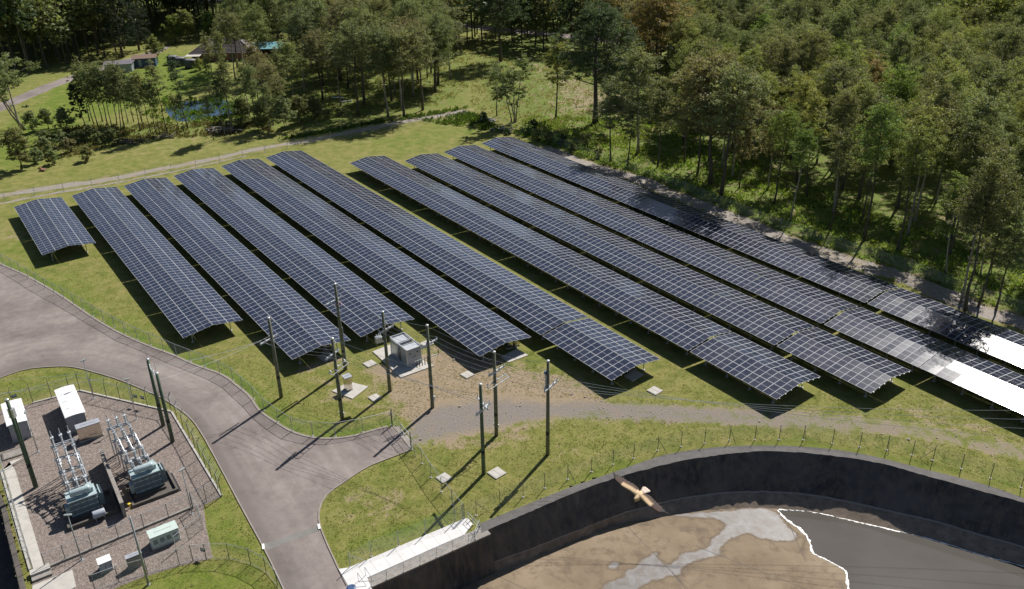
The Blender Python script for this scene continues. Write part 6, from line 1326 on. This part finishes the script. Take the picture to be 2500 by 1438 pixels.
# ------------------------------------------------------------------ the bird of prey gliding over the basin
def bird():
    zb = CAMH - 12.2
    def B(x, y): return at(1480 + x / 11.06, 1150 + y / 11.06, zb)
    sec = [((175, 190), (205, 200)), ((225, 320), (330, 215)), ((290, 390), (430, 262)), ((440, 485), (560, 318)), ((640, 580), (760, 405)), ((740, 640), (850, 465)), ((790, 700), (915, 545)), ((860, 745), (985, 590)), ((930, 760), (1060, 635)), ((1030, 880), (1180, 710)), ((1120, 985), (1290, 850)), ((1280, 1135), (1420, 1000)), ((1400, 1215), (1520, 1120)), ((1585, 1250), (1600, 1245))]
    th = [0.004, 0.012, 0.016, 0.024, 0.03, 0.045, 0.085, 0.095, 0.045, 0.03, 0.024, 0.016, 0.012, 0.004]
    dih = [0.13, 0.10, 0.085, 0.06, 0.04, 0.02, 0, 0, 0.02, 0.04, 0.06, 0.085, 0.10, 0.13]
    def up4(L, f):
        out = []
        for i in range(len(L) - 1):
            for k in range(4): out.append(f(L[i], L[i + 1], k / 4))
        return out + [L[-1]]
    l1 = lambda a, b, t: a + (b - a) * t
    ctr = (B(*sec[6][0]) + B(*sec[7][1])) / 2; V = []; Cc = []; n = 10
    sec = up4(sec, lambda a, b, t: tuple(tuple(l1(p_, q_, t) for p_, q_ in zip(x_, y_)) for x_, y_ in zip(a, b))); th = up4(th, l1); dih = up4(dih, l1); HS = (len(sec) - 1) / 2
    cream, brown, dark, tail_ = (0.58, 0.42, 0.25), (0.055, 0.024, 0.015), (0.014, 0.010, 0.009), (0.55, 0.45, 0.38)
    FX = []
    for i, (l, t_) in enumerate(sec):
        a, b = B(*l) - ctr, B(*t_) - ctr; s = abs(i - HS) / HS
        for k in range(n):
            f = 0.5 - 0.5 * math.cos(2 * math.pi * k / n); up = math.sin(2 * math.pi * k / n) * (1 - 0.55 * f)
            if i not in (6, 7): f2 = f
            else: f2 = f
            jag = 0.012 * ((i % 2) * 2 - 1) if (f > 0.85 and 1 <= i <= 12) else 0
            p = a.lerp(b, f2 + (0.10 if (f > 0.7 and i % 2 and s > 0.15) else 0.0) * (1 + s) * (f - 0.6)) ; p.z += dih[i] + th[i] * up; V.append(p)
            if s < 0.18: c = cream if f < 0.72 else brown
            elif s < 0.60: c = cream if f < 0.52 else (brown if (f < 0.75 or i % 2) else dark)
            elif s < 0.85: c = brown if (f < 0.6 or i % 2) else dark
            else: c = dark
            Cc.append(c)
    fs = []
    for i in range(len(sec) - 1):
        for k in range(n): fs.append((i * n + k, i * n + (k + 1) % n, (i + 1) * n + (k + 1) % n, (i + 1) * n + k))
    for e, o_ in ((0, -1), (len(sec) - 1, 1)):       # spread primaries at each wing tip
        for k in range(5):
            j = e + (2 + 2 * k) * (1 if e == 0 else -1); a, b = B(*sec[j][0]) - ctr, B(*sec[j][1]) - ctr; tip = a.lerp(b, 0.35) - (B(*sec[j + (6 if e == 0 else -6)][0]) - ctr)
            r0 = a.lerp(b, 0.35 + 0.12 * k); r0.z += dih[j]; d = tip.normalized(); p1 = r0 + d * (0.16 - 0.015 * k) + (b - a).normalized() * 0.03 * k; w2 = (b - a).normalized() * 0.016; o = len(V)
            for q_ in (r0 - w2, r0 + w2, p1 + w2 * 0.4, p1 - w2 * 0.4):
                for dz in (0.003, -0.003): V.append(q_ + Vector((0, 0, dz))); Cc.append(dark)
            FX.append((o, o + 2, o + 4, o + 6)); FX.append((o + 7, o + 5, o + 3, o + 1)); FX += [(o, o + 1, o + 3, o + 2), (o + 2, o + 3, o + 5, o + 4), (o + 4, o + 5, o + 7, o + 6), (o + 6, o + 7, o + 1, o)]
    fs += FX
    def loft(rings, col):
        o = len(V)
        for (c, ax, rw, rh) in rings:
            for k in range(8):
                t = 2 * math.pi * k / 8; V.append(c + ax * (math.cos(t) * rw) + Vector((0, 0, math.sin(t) * rh))); Cc.append(col)
        m = len(rings)
        for i in range(m - 1):
            for k in range(8): fs.append((o + i * 8 + k, o + i * 8 + (k + 1) % 8, o + (i + 1) * 8 + (k + 1) % 8, o + (i + 1) * 8 + k))
        fs.append(tuple(o + k for k in range(7, -1, -1))); fs.append(tuple(o + (m - 1) * 8 + k for k in range(8)))
    side = (B(1060, 635) - B(850, 465)).normalized()
    q = lambda x, y, z=0.0: B(x, y) - ctr + Vector((0, 0, z))
    loft([(q(960, 590), side, 0.06, 0.05), (q(900, 660), side, 0.078, 0.07), (q(850, 715), side, 0.068, 0.066), (q(810, 750), side, 0.048, 0.055), (q(780, 775), side, 0.045, 0.052), (q(755, 792), side, 0.022, 0.03)], cream)
    loft([(q(757, 790), side, 0.018, 0.022), (q(742, 803, -0.01), side, 0.008, 0.012), (q(738, 806, -0.035), side, 0.002, 0.003)], dark)
    loft([(q(960, 590), side, 0.07, 0.035), (q(1010, 550), side, 0.075, 0.016), (q(1080, 497), side, 0.115, 0.008), (q(1125, 478), side, 0.085, 0.004)], tail_)
    me = bpy.data.meshes.new('bird'); me.from_pydata([tuple(v) for v in V], [], fs); me.update(); me.polygons.foreach_set('use_smooth', [True] * len(me.polygons))
    ca = me.color_attributes.new('plumage', 'FLOAT_COLOR', 'POINT'); ca.data.foreach_set('color', [x for c in Cc for x in (*c, 1)])
    m, n_, b_ = new_mat('plumage'); a_ = N(n_, 'ShaderNodeAttribute', attribute_name='plumage').outputs['Color']; tc = N(n_, 'ShaderNodeTexCoord').outputs['Object']
    n_.links.new(mix(n_, ramp(n_, noise(n_, tc, 30, 3), 0.35, 0.65, 0, 0.45), a_, mix(n_, 1.0, a_, (0.5, 0.45, 0.4), 'MULTIPLY')), b_.inputs['Base Color']); b_.inputs['Roughness'].default_value = 0.8; me.materials.append(m)
    link('bird', me, loc=ctr, label='brown and cream bird of prey gliding with spread wings over the basin', cat='bird')
bird()
